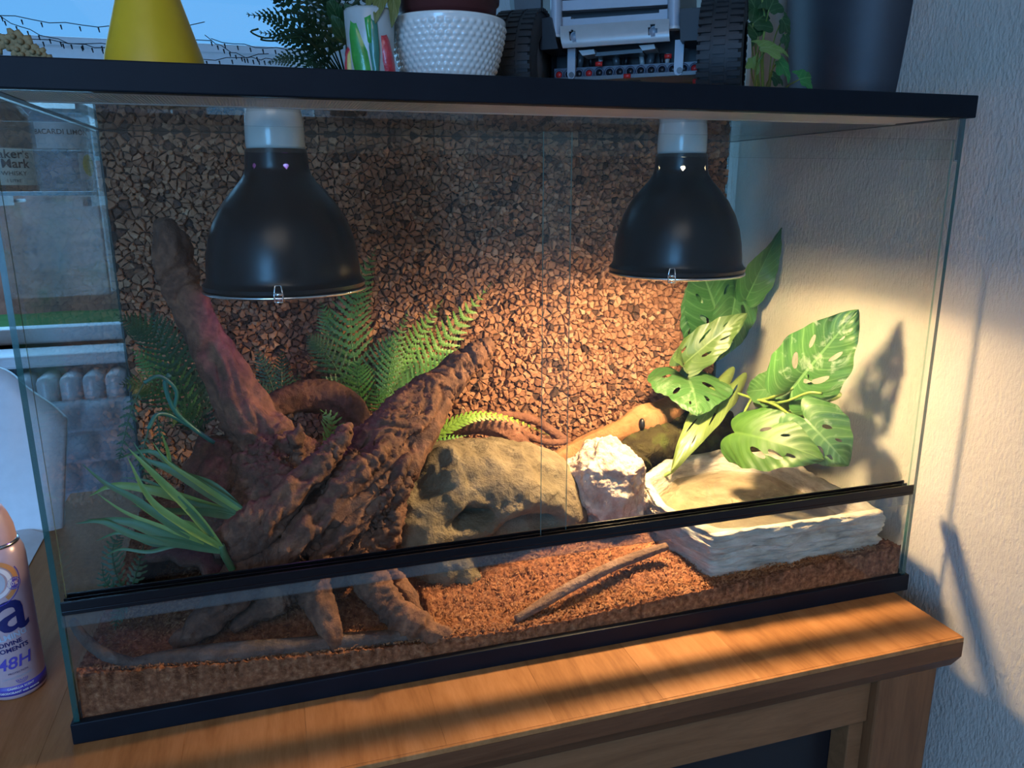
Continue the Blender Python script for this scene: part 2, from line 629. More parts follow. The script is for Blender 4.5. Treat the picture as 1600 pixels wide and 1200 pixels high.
M['fern_dark'] = fern_mat('dark_fern', (0.010, 0.055, 0.022), (0.022, 0.10, 0.034))
M['fern_mid'] = fern_mat('mid_green_fern', (0.045, 0.16, 0.035), (0.085, 0.25, 0.055))
M['fern_light'] = fern_mat('light_fern', (0.10, 0.28, 0.04), (0.18, 0.40, 0.07))
M['fern_yellow'] = fern_mat('fresh_yellow_green_fern', (0.17, 0.34, 0.03), (0.26, 0.46, 0.05))
M['teal_stem'] = fern_mat('teal_green_stem', (0.02, 0.13, 0.10), (0.04, 0.20, 0.14), 0.1)
M['blade_dark'] = fern_mat('dark_grass_blade', (0.045, 0.13, 0.05), (0.08, 0.19, 0.075), 0.2)
M['blade_yellow'] = fern_mat('yellow_green_blade', (0.14, 0.26, 0.05), (0.24, 0.36, 0.09), 0.2)
M['house_fern'] = fern_mat('dark_house_fern', (0.008, 0.03, 0.012), (0.018, 0.055, 0.02))
M['ivy_dark'] = leaf_mat('dark_ivy_leaf', (0.012, 0.05, 0.016), (0.03, 0.09, 0.028), (0.08, 0.15, 0.06), 0.2, nv=3)
M['ivy_light'] = leaf_mat('light_ivy_leaf', (0.16, 0.28, 0.06), (0.26, 0.40, 0.10), (0.30, 0.42, 0.16), 0.3, nv=3)
M['ivy_green'] = leaf_mat('green_ivy_leaf', (0.025, 0.17, 0.04), (0.05, 0.25, 0.06), (0.12, 0.32, 0.10), 0.25, nv=3)


def wallpaper(name, c1, c2):
    t = NT(name)
    c = t.coords((1, 1, 0.45))
    c2_ = t.coords((1, 1, 1))
    f1 = t.noise(c, 270, 4, 0.55)
    f2 = t.noise(c2_, 90, 4, 0.6)
    h = t.math('ADD', f1, t.math('MULTIPLY', f2, 0.7))
    col = t.ramp(t.noise(c2_, 14, 3), [(0.3, c1), (0.7, c2)])
    return t.done(t.bsdf(col, 0.8, 0, t.bump(h, 0.6, 0.004), 0.25))


M['wallpaper'] = wallpaper('textured_wallpaper', (0.47, 0.44, 0.385), (0.51, 0.48, 0.425))
M['plaster'] = wallpaper('white_plaster', (0.55, 0.55, 0.54), (0.60, 0.60, 0.59))
M['ceiling'] = mottled('white_ceiling', (0.62, 0.62, 0.61), (0.68, 0.68, 0.67), 8, 0.85, 0.1)
M['floor'] = wood_mat('grey_laminate', (0.12, 0.10, 0.09), (0.17, 0.145, 0.125), (0.21, 0.18, 0.16), (1, 8, 1), 3, 0.45)
M['white_paint'] = plain('white_window_paint', (0.70, 0.72, 0.74), 0.35)
M['radiator'] = plain('white_radiator_enamel', (0.62, 0.66, 0.70), 0.3)
M['sofa'] = mottled('pale_blue_tufted_fabric', (0.34, 0.38, 0.43), (0.46, 0.50, 0.55), 40, 0.85, 0.4, 0.003)
M['sofa_seat'] = mottled('pale_seat_sheet', (0.42, 0.46, 0.50), (0.50, 0.54, 0.58), 10, 0.8, 0.2, 0.003)
M['curtain'] = mottled('brown_curtain_fabric', (0.10, 0.062, 0.05), (0.15, 0.095, 0.078), 12, 0.9, 0.3, 0.003)
M['white_shell'] = plain('white_moulded_plastic', (0.66, 0.68, 0.70), 0.35)
M['paper'] = plain('white_paper', (0.74, 0.76, 0.78), 0.6)

# ------------------------------------------------------------------ the room
def struct(name, a, b, mat):
    m = MB()
    m.box(a, b)
    return tag(m.build(name, mat, smooth=False), kind='structure')


XR = 1.036
YB = 1.66
struct('floor', (-2.6, -3.5, -0.84), (XR + 0.1, YB + 0.1, -0.80), M['floor'])
struct('ceiling', (-2.6, -3.5, 1.75), (XR + 0.1, YB + 0.1, 1.80), M['ceiling'])
struct('wall_right', (XR, -3.5, -0.80), (XR + 0.1, YB + 0.1, 1.75), M['wallpaper'])
struct('wall_left', (-2.7, -3.5, -0.80), (-2.6, YB + 0.1, 1.75), M['plaster'])


def holed_wall(name, y0, y1, x0, x1, wx0, wx1, wz0, wz1, mat):
    m = MB()
    m.box((x0, y0, -0.8), (wx0, y1, 1.75))
    m.box((wx1, y0, -0.8), (x1, y1, 1.75))
    m.box((wx0, y0, -0.8), (wx1, y1, wz0))
    m.box((wx0, y0, wz1), (wx1, y1, 1.75))
    return tag(m.build(name, mat, smooth=False), kind='structure')


WX0, WX1, WZ0, WZ1 = -1.75, 0.42, 0.10, 1.45
holed_wall('wall_back', YB, YB + 0.22, -2.6, XR + 0.1, WX0, WX1, WZ0, WZ1, M['plaster'])
holed_wall('wall_front', -3.6, -3.5, -2.6, XR + 0.1, -2.4, -0.9, -0.2, 1.5, M['plaster'])


def window(name, y, x0, x1, z0, z1, mull, transom):
    w = thing(name, None, None, ((x0 + x1) / 2, y, z0))
    w['kind'] = 'structure'
    for a, b in (((x0, y, z0), (x1, y + .06, z0 + .045)), ((x0, y, z1 - .05), (x1, y + .06, z1)), ((x0, y, z0 + .045), (x0 + .05, y + .06, z1 - .05)), ((x1 - .05, y, z0 + .045), (x1, y + .06, z1 - .05))):
        m = MB()
        m.rbox(a, b, .006)
        m.build('window_frame', M['white_paint'], w, smooth=False)
    for xm in mull:
        m = MB()
        m.rbox((xm - .03, y, z0 + .045), (xm + .03, y + .06, z1 - .05), .006)
        m.build('mullion', M['white_paint'], w, smooth=False)
    if transom:
        m = MB()
        m.rbox((x0 + .05, y - .012, transom - .012), (x1 - .05, y + .05, transom + .03), .006)
        m.rbox((x0 + .05, y, transom + .03), (x1 - .05, y + .05, transom + .055), .004)
        m.rbox((x0 + .05, y - .02, transom - .026), (x1 - .05, y + .05, transom - .012), .004)
        m.build('transom', M['white_paint'], w, smooth=False)
    xs = [x0 + .05] + sorted(mull) + [x1 - .05]
    for i in range(len(xs) - 1):
        m = MB()
        m.box((xs[i], y + .028, z0 + .04), (xs[i + 1], y + .033, z1 - .045))
        m.build('pane', M['window_glass'], w, smooth=False)
    return w


w1 = window('window_1', YB + .06, WX0, WX1, WZ0, WZ1, [at(236, 60, 1.72).x], 0.865)
m = MB()
m.rbox((WX0 - .04, YB - .12, WZ0 - .035), (WX1 + .04, YB + .07, WZ0), .008)
m.build('window_sill', M['white_paint'], w1, smooth=False)
window('window_2', -3.57, -2.4, -0.9, -0.2, 1.5, [-1.65], None)

# outside: a lawn, a hedge, a house over the road
M['lawn'] = mottled('lawn_grass', (0.05, 0.25, 0.065), (0.09, 0.33, 0.10), 3, 0.95, 0.3)
M['hedge'] = mottled('brown_winter_hedge', (0.20, 0.10, 0.085), (0.42, 0.22, 0.17), 3.5, 0.95, 0.5, c3=(0.22, 0.20, 0.11))
M['brick_house'] = mottled('far_house_brick', (0.16, 0.12, 0.11), (0.22, 0.17, 0.15), 2, 0.9, 0)
M['roof_tile'] = mottled('far_roof_tiles', (0.07, 0.06, 0.065), (0.11, 0.095, 0.10), 3, 0.8, 0)
struct('ground', (-14, YB + .3, -1.0), (10, 26, -0.9), M['lawn'])
m = MB()
n_ = 120
vs, fs = [], []
for i in range(n_ + 1):
    for j in range(15):
        x = -11 + 16 * i / n_
        a = math.pi * j / 14
        r = 0.5 + 0.12 * fbm((x, a, 2), 2.2, 3)
        vs.append((x, 10.2 - r * math.cos(a) * 1.0, -0.9 + max(0, math.sin(a)) ** 0.55 * (1.75 + 0.35 * fbm((x * .7, a, 5), 1.6, 4))))
for i in range(n_):
    for j in range(14):
        fs.append((i * 15 + j, i * 15 + j + 1, (i + 1) * 15 + j + 1, (i + 1) * 15 + j))
m.add(vs, fs)
tag(m.build('hedge', M['hedge']), 'brown leafless hedge across the lawn outside the window', 'hedge', kind='stuff')
h = thing('house', 'far brick house with dark roof beyond the hedge', 'house', (-6, 18, -0.9))
m = MB(); m.box((-11, 18, -0.9), (-1.5, 24, 1.5)); m.build('wall', M['brick_house'], h, False)
m = MB(); m.prism([(17.6, 1.45), (24.4, 1.45), (21, 3.0)], (-11.4, 0, 0), (0, 1, 0), (0, 0, 1), (10.3, 0, 0)); m.build('roof', M['roof_tile'], h, False)
for i in range(4):
    m = MB(); m.box((-10.3 + i * 2.2, 17.92, 0.1), (-9.1 + i * 2.2, 18.02, 1.2)); m.build('window', M['white_paint'], h, False)
    m = MB(); m.box((-10.2 + i * 2.2, 17.90, 0.2), (-9.2 + i * 2.2, 17.93, 1.1)); m.build('window_pane', M['dark_vase'], h, False)

# radiator below the sill
rd = thing('radiator', 'white column radiator under the window sill', 'radiator', (-0.55, 1.53, -0.8))
for i in range(24):
    x = -1.2 + i * 0.054
    m = MB()
    m.rbox((x, 1.46, -0.66), (x + .044, 1.58, 0.055), .018)
    m.build('column', M['radiator'], rd, smooth=True, angle=50)
m = MB(); m.tube([(-1.2, 1.56, -0.58), (0.1, 1.56, -0.58)], .016, 10); m.tube([(-1.2, 1.56, -0.02), (0.1, 1.56, -0.02)], .012, 10)
m.build('pipe', M['radiator'], rd)
for x in (-1.1, -.02):
    m = MB(); m.box((x, 1.49, -0.8), (x + .04, 1.55, -0.65)); m.build('foot', M['radiator'], rd, False)

# tufted sofa in front of the radiator
sf = thing('sofa', 'pale blue tufted sofa in front of the radiator', 'sofa', (-0.5, 1.0, -0.8))
m = MB()
nx, ny = 300, 90
x0, x1 = -1.5, 0.6
vs, fs = [], []
for j in range(ny + 1):
    for i in range(nx + 1):
        s_ = j / ny
        x = x0 + (x1 - x0) * i / nx
        yy = 1.40 - 0.20 * s_
        zz = 0.0 - 0.42 * s_
        row = s_ * 6.0
        ph = 0.5 * (int(row) % 2)
        bx = abs(math.sin(math.pi * ((x - x0) / 0.088 + ph)))
        bz = abs(math.sin(math.pi * row))
        hgt = 0.052 * (bx ** .7) * (bz ** .7)
        vs.append((x, yy - hgt * .9, zz + hgt * 0.45))
for j in range(ny):
    for i in range(nx):
        k = j * (nx + 1) + i
        fs.append((k, k + 1, k + nx + 2, k + nx + 1))
m.add(vs, fs)
m.box((x0, 1.402, -.7), (x1, 1.44, -0.004))
m.build('backrest', M['sofa'], sf)
m = MB(); m.rbox((x0, 0.83, -0.5), (x1, 1.22, -0.36), .03); m.build('seat', M['sofa_seat'], sf, True, 50)
m = MB(); m.box((x0, 0.86, -0.72), (x1, 1.42, -0.49)); m.build('base', M['sofa'], sf, False)
for x in (x0 + .06, x1 - .06):
    for y in (.9, 1.36):
        m = MB(); m.lathe([(0, -.8), (.018, -.8), (.025, -.71), (0, -.71)], (x, y, 0), 12); m.build('leg', M['cabinet_post'], sf)

# white shell chair at the left end of the cabinet
ch = thing('shell_chair', 'white moulded chair back beyond the left end of the cabinet', 'chair', (-0.42, 0.62, -0.8))
m = MB()
P0 = at(-60, 560, .62); P1 = at(12, 578, .62); P2 = at(48, 608, .60); P3 = at(112, 650, .58); P4 = at(105, 800, .54); P5 = at(-80, 900, .54)
vs, fs = [], []
top = catmull([at(-120, 572, .66), at(-40, 570, .65), at(8, 580, .64), at(42, 608, .63), at(80, 634, .62), at(104, 656, .62)], 24)
for th in (0, .012):
    for j in range(14):
        for i in range(24):
            p = top[i].copy()
            sag = (j / 13)
            p.z -= sag * .36
            p.y += -0.10 * math.sin(sag * 1.4) + th
            p.x -= 0.03 * sag
            vs.append(p)
for th in range(2):
    o_ = th * 14 * 24
    for j in range(13):
        for i in range(23):
            k = o_ + j * 24 + i
            q = (k, k + 1, k + 25, k + 24)
            fs.append(q if th else q[::-1])
for i in range(23): fs.append((i, i + 1, i + 1 + 336, i + 336))
for j in range(13): fs.append((j * 24 + 23, (j + 1) * 24 + 23, (j + 1) * 24 + 23 + 336, j * 24 + 23 + 336))
m.add(vs, fs)
m.build('backrest', M['white_shell'], ch)
m = MB(); m.rbox((-0.66, .42, -.385), (-.27, .72, -.345), .02); m.build('seat', M['white_shell'], ch, True, 50)
for x in (-.62, -.31):
    for y in (.46, .68):
        m = MB(); m.tube([(x, y, -.37), (x * 1.02 - .005, y, -.8)], [.014, .010], 8); m.build('leg', M['chrome'], ch)

# brown curtain at the far left
m = MB()
vs, fs = [], []
nx = 90
for k in range(2):
    for j in range(2):
        for i in range(nx + 1):
            x = -1.75 + (1.75 - 0.53) * i / nx
            vs.append((x, 1.40 + .02 * math.sin(i * .9) + .008 * math.sin(i * 2.3) + .006 * k, (0.075, 1.5)[j]))
for k in range(2):
    for i in range(nx):
        a = k * 2 * (nx + 1) + i
        fs.append((a, a + 1, a + nx + 2, a + nx + 1))
m.add(vs, fs)
tag(m.build('curtain', M['curtain']), 'brown curtain hanging at the left of the window', 'curtain')

# string of tiny lights across the upper window
fl = thing('fairy_light_string', 'thin string of tiny lights strung across the window top', 'string lights', (-0.3, 1.56, .86))
runs = [((-30, 18), (320, 36)), ((-30, 12), (175, 76)), ((175, 76), (420, 84)), ((-30, 50), (330, 62)), ((320, 56), (430, 92)), ((330, 62), (560, 66))]
m = MB()
for k, (a, b) in enumerate(runs):
    A, B = at(*a, 1.60), at(*b, 1.60)
    pts = []
    for i in range(15):
        t = i / 14
        p = A.lerp(B, t)
        p.z -= 0.02 * math.sin(math.pi * t) + .003 * math.sin(i * 2.1 + k)
        pts.append(p)
    m.tube(pts, .0011, 5)
m.build('wire', M['black_plastic'], fl)
for k, (a, b) in enumerate(runs):
    A, B = at(*a, 1.60), at(*b, 1.60)
    for i in range(1, 12):
        t = i / 12
        p = A.lerp(B, t)
        p.z -= 0.02 * math.sin(math.pi * t) + .004
        m = MB()
        m.tube([p, p + V((0.002, 0, -.011))], [.0022, .0014], 6)
        m.build('bulb', M['black_plastic'], fl)


# ------------------------------------------------------------------ the cabinet
TL, TB, TY = 0.981, -0.115, 0.72
TXL = -0.156


def txl(y):      # left end of the top
    return TXL


cab = thing('cabinet', 'wooden cabinet with thick top carrying the glass terrarium', 'cabinet', (0.4, 0.3, -0.8))
bx = [TXL, -0.03, 0.10, 0.215, 0.345, 0.46, 0.58, 0.70, 0.80, 0.90, TL]
for i in range(len(bx) - 1):
    m = MB()
    m.rbox((bx[i], TB + .004, -.026), (bx[i + 1] - .0001, TY, 0 - .00008 * (i % 3)), .00018)
    b = m.build('board', M['table_wood'], cab, smooth=False)
for a, b, nm in (((TXL, TB, -.006), (TL, TB + .004, -.0001), 'edge_lip'),):
    m = MB(); m.rbox(a, b, .0006); m.build(nm, M['table_wood'], cab, False)
# sloped front edge under the top, running back on the right side too
prof = [(TB, -.006), (TB, -.026), (TB + .012, -.045), (TB + .03, -.045), (TB + .03, -.006)]
m = MB()
m.prism(prof, (TXL, 0, 0), (0, 1, 0), (0, 0, 1), (TL - TXL, 0, 0))
m.build('edge_moulding', M['table_edge'], cab, False)
m = MB(); m.box((TXL + .012, TB + .03, -.045), (TL - .012, TY - .01, -.026)); m.build('sub_top', M['cabinet_wood'], cab, False)
for (a, b) in (((TL - .105, TB + .014, -.8), (TL - .018, TB + .09, -.045)), ((TXL + .018, TB + .014, -.8), (TXL + .105, TB + .09, -.045))):
    m = MB(); m.rbox(a, b, .003); m.build('post', M['cabinet_post'], cab, False)
m = MB(); m.rbox((TXL + .105, TB + .026, -.112), (TL - .1052, TB + .05, -.045), .0015); m.build('rail', M['cabinet_wood'], cab, False)
m = MB(); m.rbox((TL - .127, TB + .03, -.8), (TL - .1052, TB + .06, -.1122), .0015); m.build('inner_stile', M['cabinet_wood'], cab, False)
m = MB(); m.box((TXL + .105, TB + .06, -.78), (TL - .106, TB + .07, -.113)); m.build('dark_panel', M['recess'], cab, False)
m = MB(); m.box((TL - .03, TB + .09, -.8), (TL - .018, TY - .02, -.045)); m.build('side_panel', M['cabinet_post'], cab, False)
m = MB(); m.box((TXL + .018, TB + .09, -.8), (TXL + .03, TY - .02, -.045)); m.build('side_panel', M['cabinet_post'], cab, False)
m = MB(); m.box((TXL + .03, TY - .035, -.8), (TL - .03, TY - .02, -.045)); m.build('back_panel', M['cabinet_wood'], cab, False)

# ------------------------------------------------------------------ the terrarium
D, H = 0.49, 0.628
ter = thing('terrarium', 'glass terrarium with black frame on the wooden cabinet', 'terrarium', (0.5, 0.24, 0))
m = MB()
for a, b in (((-.003, -.003, 0), (1.003, .006, .023)), ((-.003, D - .006, 0), (1.003, D + .003, .023)), ((-.003, .006, 0), (.008, D - .006, .023)), ((.992, .006, 0), (1.003, D - .006, .023))):
    m.rbox(a, b, .0012)
m.box((.006, .004, .004), (.994, D - .004, .010))
m.build('base_frame', M['black_frame'], ter, False)
m = MB()
for a, b in (((-.004, -.006, .6035), (1.006, .012, H)), ((-.004, D - .012, .6035), (1.006, D + .006, H)), ((-.004, .012, .6035), (.014, D - .012, H)), ((.988, .012, .6035), (1.006, D - .012, H))):
    m.rbox(a, b, .0012)
m.build('top_frame', M['black_frame'], ter, False)
EDG = [M['glass'], M['glass_edge']]
for nm, a, b in (('left_pane', (0, .0002, .006), (.005, D, .6033)), ('right_pane', (.993, .0002, .006), (.998, D, .6033)), ('back_pane', (.0052, D - .005, .010), (.9928, D, .6033)),
                 ('lower_front_pane', (.0052, .0004, .010), (.9928, .0052, .138)), ('upper_front_pane', (.0052, -.0005, .557), (.9928, .0035, .6033))):
    m = MB(); m.pane(a, b); m.build(nm, EDG, ter, False)
for a, b in (((.007, .0105, .146), (.514, .0135, .580)), ((.482, .0055, .146), (.991, .0085, .580))):
    m = MB(); m.pane(a, b); m.build('sliding_door', [M['glass'], M['door_edge']], ter, False)
m = MB()
m.rbox((.0052, -.003, .139), (.991, .016, .1435), .0008)
m.rbox((.0052, -.003, .1435), (.991, -.0005, .1525), .0006)
m.rbox((.0052, .0090, .1435), (.991, .0100, .1505), .0003)
m.rbox((.0052, .0140, .1435), (.991, .0162, .1525), .0006)
m.build('lower_track', M['black_gloss'], ter, False)
m = MB(); m.rbox((.004, -.0045, .127), (.994, -.0004, .1388), .001); m.build('track_strip', M['acrylic'], ter, False)
m = MB(); m.rbox((.986, -.0045, .555), (.9925, .0, .603), .001); m.build('corner_clip', M['acrylic'], ter, False)
m = MB(); m.pane((.014, .105, .6035), (.988, D - .012, .6085)); m.build('top_pane', EDG, ter, False)
mesh_m = MB()
for i in range(330):
    x = .014 + .974 * i / 330
    mesh_m.box((x, .0125, .6042), (x + .0016, .104, .6050))
for j in range(30):
    y = .0135 + .003 * j
    mesh_m.box((.014, y, .6050), (.988, y + .0014, .6058))
mesh_m.box((.014, .098, .6036), (.988, .105, .6056))
mesh_m.box((.014, .0121, .6036), (.988, .018, .6056))
tag(mesh_m.build('mesh_strip', M['mesh_white'], ter, False), kind='stuff')

# ------------------------------------------------------------------ cork background
cork = thing('cork_panel', 'coarse cork granule board against the terrarium back glass', 'cork panel', (.49, D - .02, .3))
CX0, CX1, CZ0, CZ1, CY = 0.0056, 0.984, 0.02, 0.6032, D - .009
m = MB(); m.box((CX0, CY - .006, CZ0), (CX1, CY + .0035, CZ1)); m.build('backing', M['cork_backing'], cork, False)
rng = random.Random(3)
pit = 0.0094
pts = []
nxc, nzc = int((CX1 - CX0) / pit), int((CZ1 - CZ0) / pit)
for i in range(-1, nxc + 2):
    for j in range(-1, nzc + 2):
        if rng.random() < 0.16: continue
        pts.append(V((CX0 + (i + .5 + rng.uniform(-.48, .48)) * pit, CZ0 + (j + .5 + rng.uniform(-.48, .48)) * pit)))
_, _, tris, orig, _, _ = delaunay_2d_cdt([p for p in pts], [], [], 0, 1e-7)
P2 = _v = None
vout, _, tris, orig, _, _ = delaunay_2d_cdt(pts, [], [], 0, 1e-7)


def circum(a, b, c):
    d = 2 * (a.x * (b.y - c.y) + b.x * (c.y - a.y) + c.x * (a.y - b.y))
    if abs(d) < 1e-12: return (a + b + c) / 3
    return V(((a.length_squared * (b.y - c.y) + b.length_squared * (c.y - a.y) + c.length_squared * (a.y - b.y)) / d,
              (a.length_squared * (c.x - b.x) + b.length_squared * (a.x - c.x) + c.length_squared * (b.x - a.x)) / d))


cells = {}
for t3 in tris:
    cc_ = circum(*[vout[k] for k in t3])
    for k in t3: cells.setdefault(k, []).append(cc_)
chips = []
for k, L in cells.items():
    p = vout[k]
    if len(L) < 3 or not (CX0 < p.x < CX1 and CZ0 < p.y < CZ1): continue
    L = sorted(L, key=lambda q: math.atan2(q.y - p.y, q.x - p.x))
    L = [V((min(max(q.x, CX0), CX1), min(max(q.y, CZ0), CZ1))) for q in L]
    poly = []
    for q in L:
        d = q - p
        if d.length > .02: q = p + d.normalized() * .02
        if not poly or (q - poly[-1]).length > .0008: poly.append(q)
    if len(poly) < 3: continue
    pp = []
    for i in range(len(poly)):
        q, r_ = poly[i], poly[(i + 1) % len(poly)]
        pp.append(q)
        e = (r_ - q)
        if e.length > .0035:
            mid = (q + r_) / 2
            pp.append(mid + (p - mid) * rng.uniform(-.12, .34))
    poly = pp
    ar = abs(sum(poly[i].x * poly[(i + 1) % len(poly)].y - poly[(i + 1) % len(poly)].x * poly[i].y for i in range(len(poly)))) / 2
    chips.append((ar, p, poly))


def chip(mb, p, poly):
    cen = sum(poly, V((0, 0))) / len(poly)
    hgt = rng.uniform(.0008, .009)
    tx, tz = rng.uniform(-.38, .38), rng.uniform(-.38, .38)
    tone = min(1, max(0, rng.gauss(.56, .15))) if rng.random() > .09 else rng.uniform(0, .2)
    n = len(poly)
    vs = []
    for q in poly:
        d = q - cen
        w = cen + d * max(0.6, 1 - .0005 / max(d.length, 1e-5))
        vs.append((w.x, CY - .0055, w.y))
    for q in poly:
        d = q - cen
        w = cen + d * .93
        vs.append((w.x, CY - .006 - max(.0006, hgt * .75 + d.x * tx + d.y * tz), w.y))
    for q in poly:
        d = q - cen
        w = cen + d * .72 + V((rng.uniform(-.0006, .0006), rng.uniform(-.0006, .0006)))
        vs.append((w.x, CY - .006 - max(.0009, hgt + .0008 + (d.x * tx + d.y * tz) * .8 + rng.uniform(-.0005, .0005)), w.y))
    fs = []
    for a in range(2):
        for i in range(n):
            i2 = (i + 1) % n
            fs.append((a * n + i, a * n + i2, (a + 1) * n + i2, (a + 1) * n + i))
    fs.append(tuple(2 * n + i for i in range(n)))
    mb.add(vs, fs)
    mb.tone += [tone] * (3 * n)


chips.sort(key=lambda c: -c[0])
big = [c for c in chips if c[1].y > .26 or (.36 < c[1].x < .68 and c[1].y > .2)][:300]
bigset = set(id(c) for c in big)
for ar, p, poly in big:
    m = MB()
    chip(m, p, poly)
    m.build('cork_chip', M['cork'], cork, False)
m = MB()
for c in chips:
    if id(c) not in bigset: chip(m, c[1], c[2])
for q in range(3600):
    p = V((rng.uniform(CX0 + .008, CX1 - .008), rng.uniform(CZ0 + .05, CZ1 - .008)))
    n = rng.randint(5, 8)
    ra, rb, an = rng.uniform(.0030, .0075), rng.uniform(.0022, .0045), rng.uniform(0, 6.283)
    poly = []
    for i in range(n):
        t_ = 2 * math.pi * i / n
        k_ = rng.uniform(.7, 1.2)
        x_, y_ = ra * math.cos(t_) * k_, rb * math.sin(t_) * k_
        poly.append(p + V((x_ * math.cos(an) - y_ * math.sin(an), x_ * math.sin(an) + y_ * math.cos(an))))
    b_ = len(m.v)
    chip(m, p, poly)
    for i in range(b_ + n, len(m.v)): m.v[i] = (m.v[i][0], m.v[i][1] - .0035, m.v[i][2])
tag(m.build('cork_granules', M['cork'], cork, False), kind='stuff')

# ------------------------------------------------------------------ substrate
FX = [0, .013, .052, .11, .19, .277, .355, .448, .526, .609, .715, .855, .988, 1.0]
FZ = [.073, .072, .069, .062, .053, .046, .042, .038, .038, .040, .045, .056, .061, .062]


def hs(x, y):
    z = float(np.interp(x, FX, FZ))
    w = min(1, max(0, y / .16))
    z = z * (1 - w) + (.060 + .012 * math.sin(x * 5)) * w
    z += 0.05 * max(0, (y - .2)) * .6
    if x < .36: z -= .016 * math.exp(-((y - .05) / .035) ** 2) * min(1, x / .05)
    z += .012 * math.exp(-(((x - .64) / .07) ** 2 + ((y - .07) / .05) ** 2))
    z -= .010 * math.exp(-(((x - .44) / .10) ** 2 + ((y - .07) / .06) ** 2))
    if .66 < x < .99 and y > .03: z = min(z, .060)
    return z


nx, ny = 680, 200
vs, fs = [], []
X0, X1, Y0, Y1 = .0065, .9915, .0062, D - .018
for j in range(ny + 1):
    for i in range(nx + 1):
        x = X0 + (X1 - X0) * i / nx
        y = Y0 + (Y1 - Y0) * (j / ny) ** 1.35
        n1 = noise.fractal(V((x * 30, y * 30, 0)), .9, 2.1, 4)
        n2 = noise.fractal(V((x * 230, y * 230, 3)), .6, 2.2, 3)
        e = min(1, (i / 4), ((nx - i) / 4))
        vs.append((x, y, hs(x, y) + .0035 * n1 * min(1, .15 + j / 12) + .0032 * n2 * (0.4 if j == 0 else 1)))
for j in range(ny):
    for i in range(nx):
        k = j * (nx + 1) + i
        fs.append((k, k + 1, k + nx + 2, k + nx + 1))
b0 = len(vs)
for i in range(nx + 1): vs.append((X0 + (X1 - X0) * i / nx, Y0, .0105))
for i in range(nx): fs.append((i, b0 + i, b0 + i + 1, i + 1))
for side in (0, nx):
    b1 = len(vs)
    for j in range(ny + 1): vs.append((vs[j * (nx + 1) + side][0], vs[j * (nx + 1) + side][1], .0105))
    for j in range(ny): fs.append((j * (nx + 1) + side, b1 + j, b1 + j + 1, (j + 1) * (nx + 1) + side))
m = MB()
m.add(vs, fs)
soil = m.build('coconut_fibre_bedding', M['soil'])
tag(soil, 'loose brown coconut fibre bedding covering the terrarium floor', 'bedding', kind='stuff')
rng = random.Random(11)
m = MB()
for k in range(22000):
    x = rng.uniform(.02, .975)
    y = Y0 + .004 + (rng.random() ** 1.6) * .38
    z = hs(x, y) + .0015
    L = rng.uniform(.0022, .007) if rng.random() < .95 else rng.uniform(.008, .02)
    a = rng.uniform(0, 6.283)
    wv = rng.uniform(.0003, .0008)
    c_, s_ = math.cos(a), math.sin(a)
    t1 = rng.uniform(-.3, .6)
    p0 = V((x, y, z)); p1 = p0 + V((c_ * L * .5, s_ * L * .5, L * .3 * t1 + .0012)); p2 = p0 + V((c_ * L, s_ * L + rng.uniform(-.001, .001), L * .35 * t1))
    sd = V((-s_, c_, .5)) * wv
    if min(p1.y, p2.y) < Y0 + .001: continue
    m.add([p0 - sd, p0 + sd, p1 - sd, p1 + sd, p2], [(0, 2, 3, 1), (2, 4, 3)])
tag(m.build('fibre', M['fibre'], soil, False), kind='stuff')


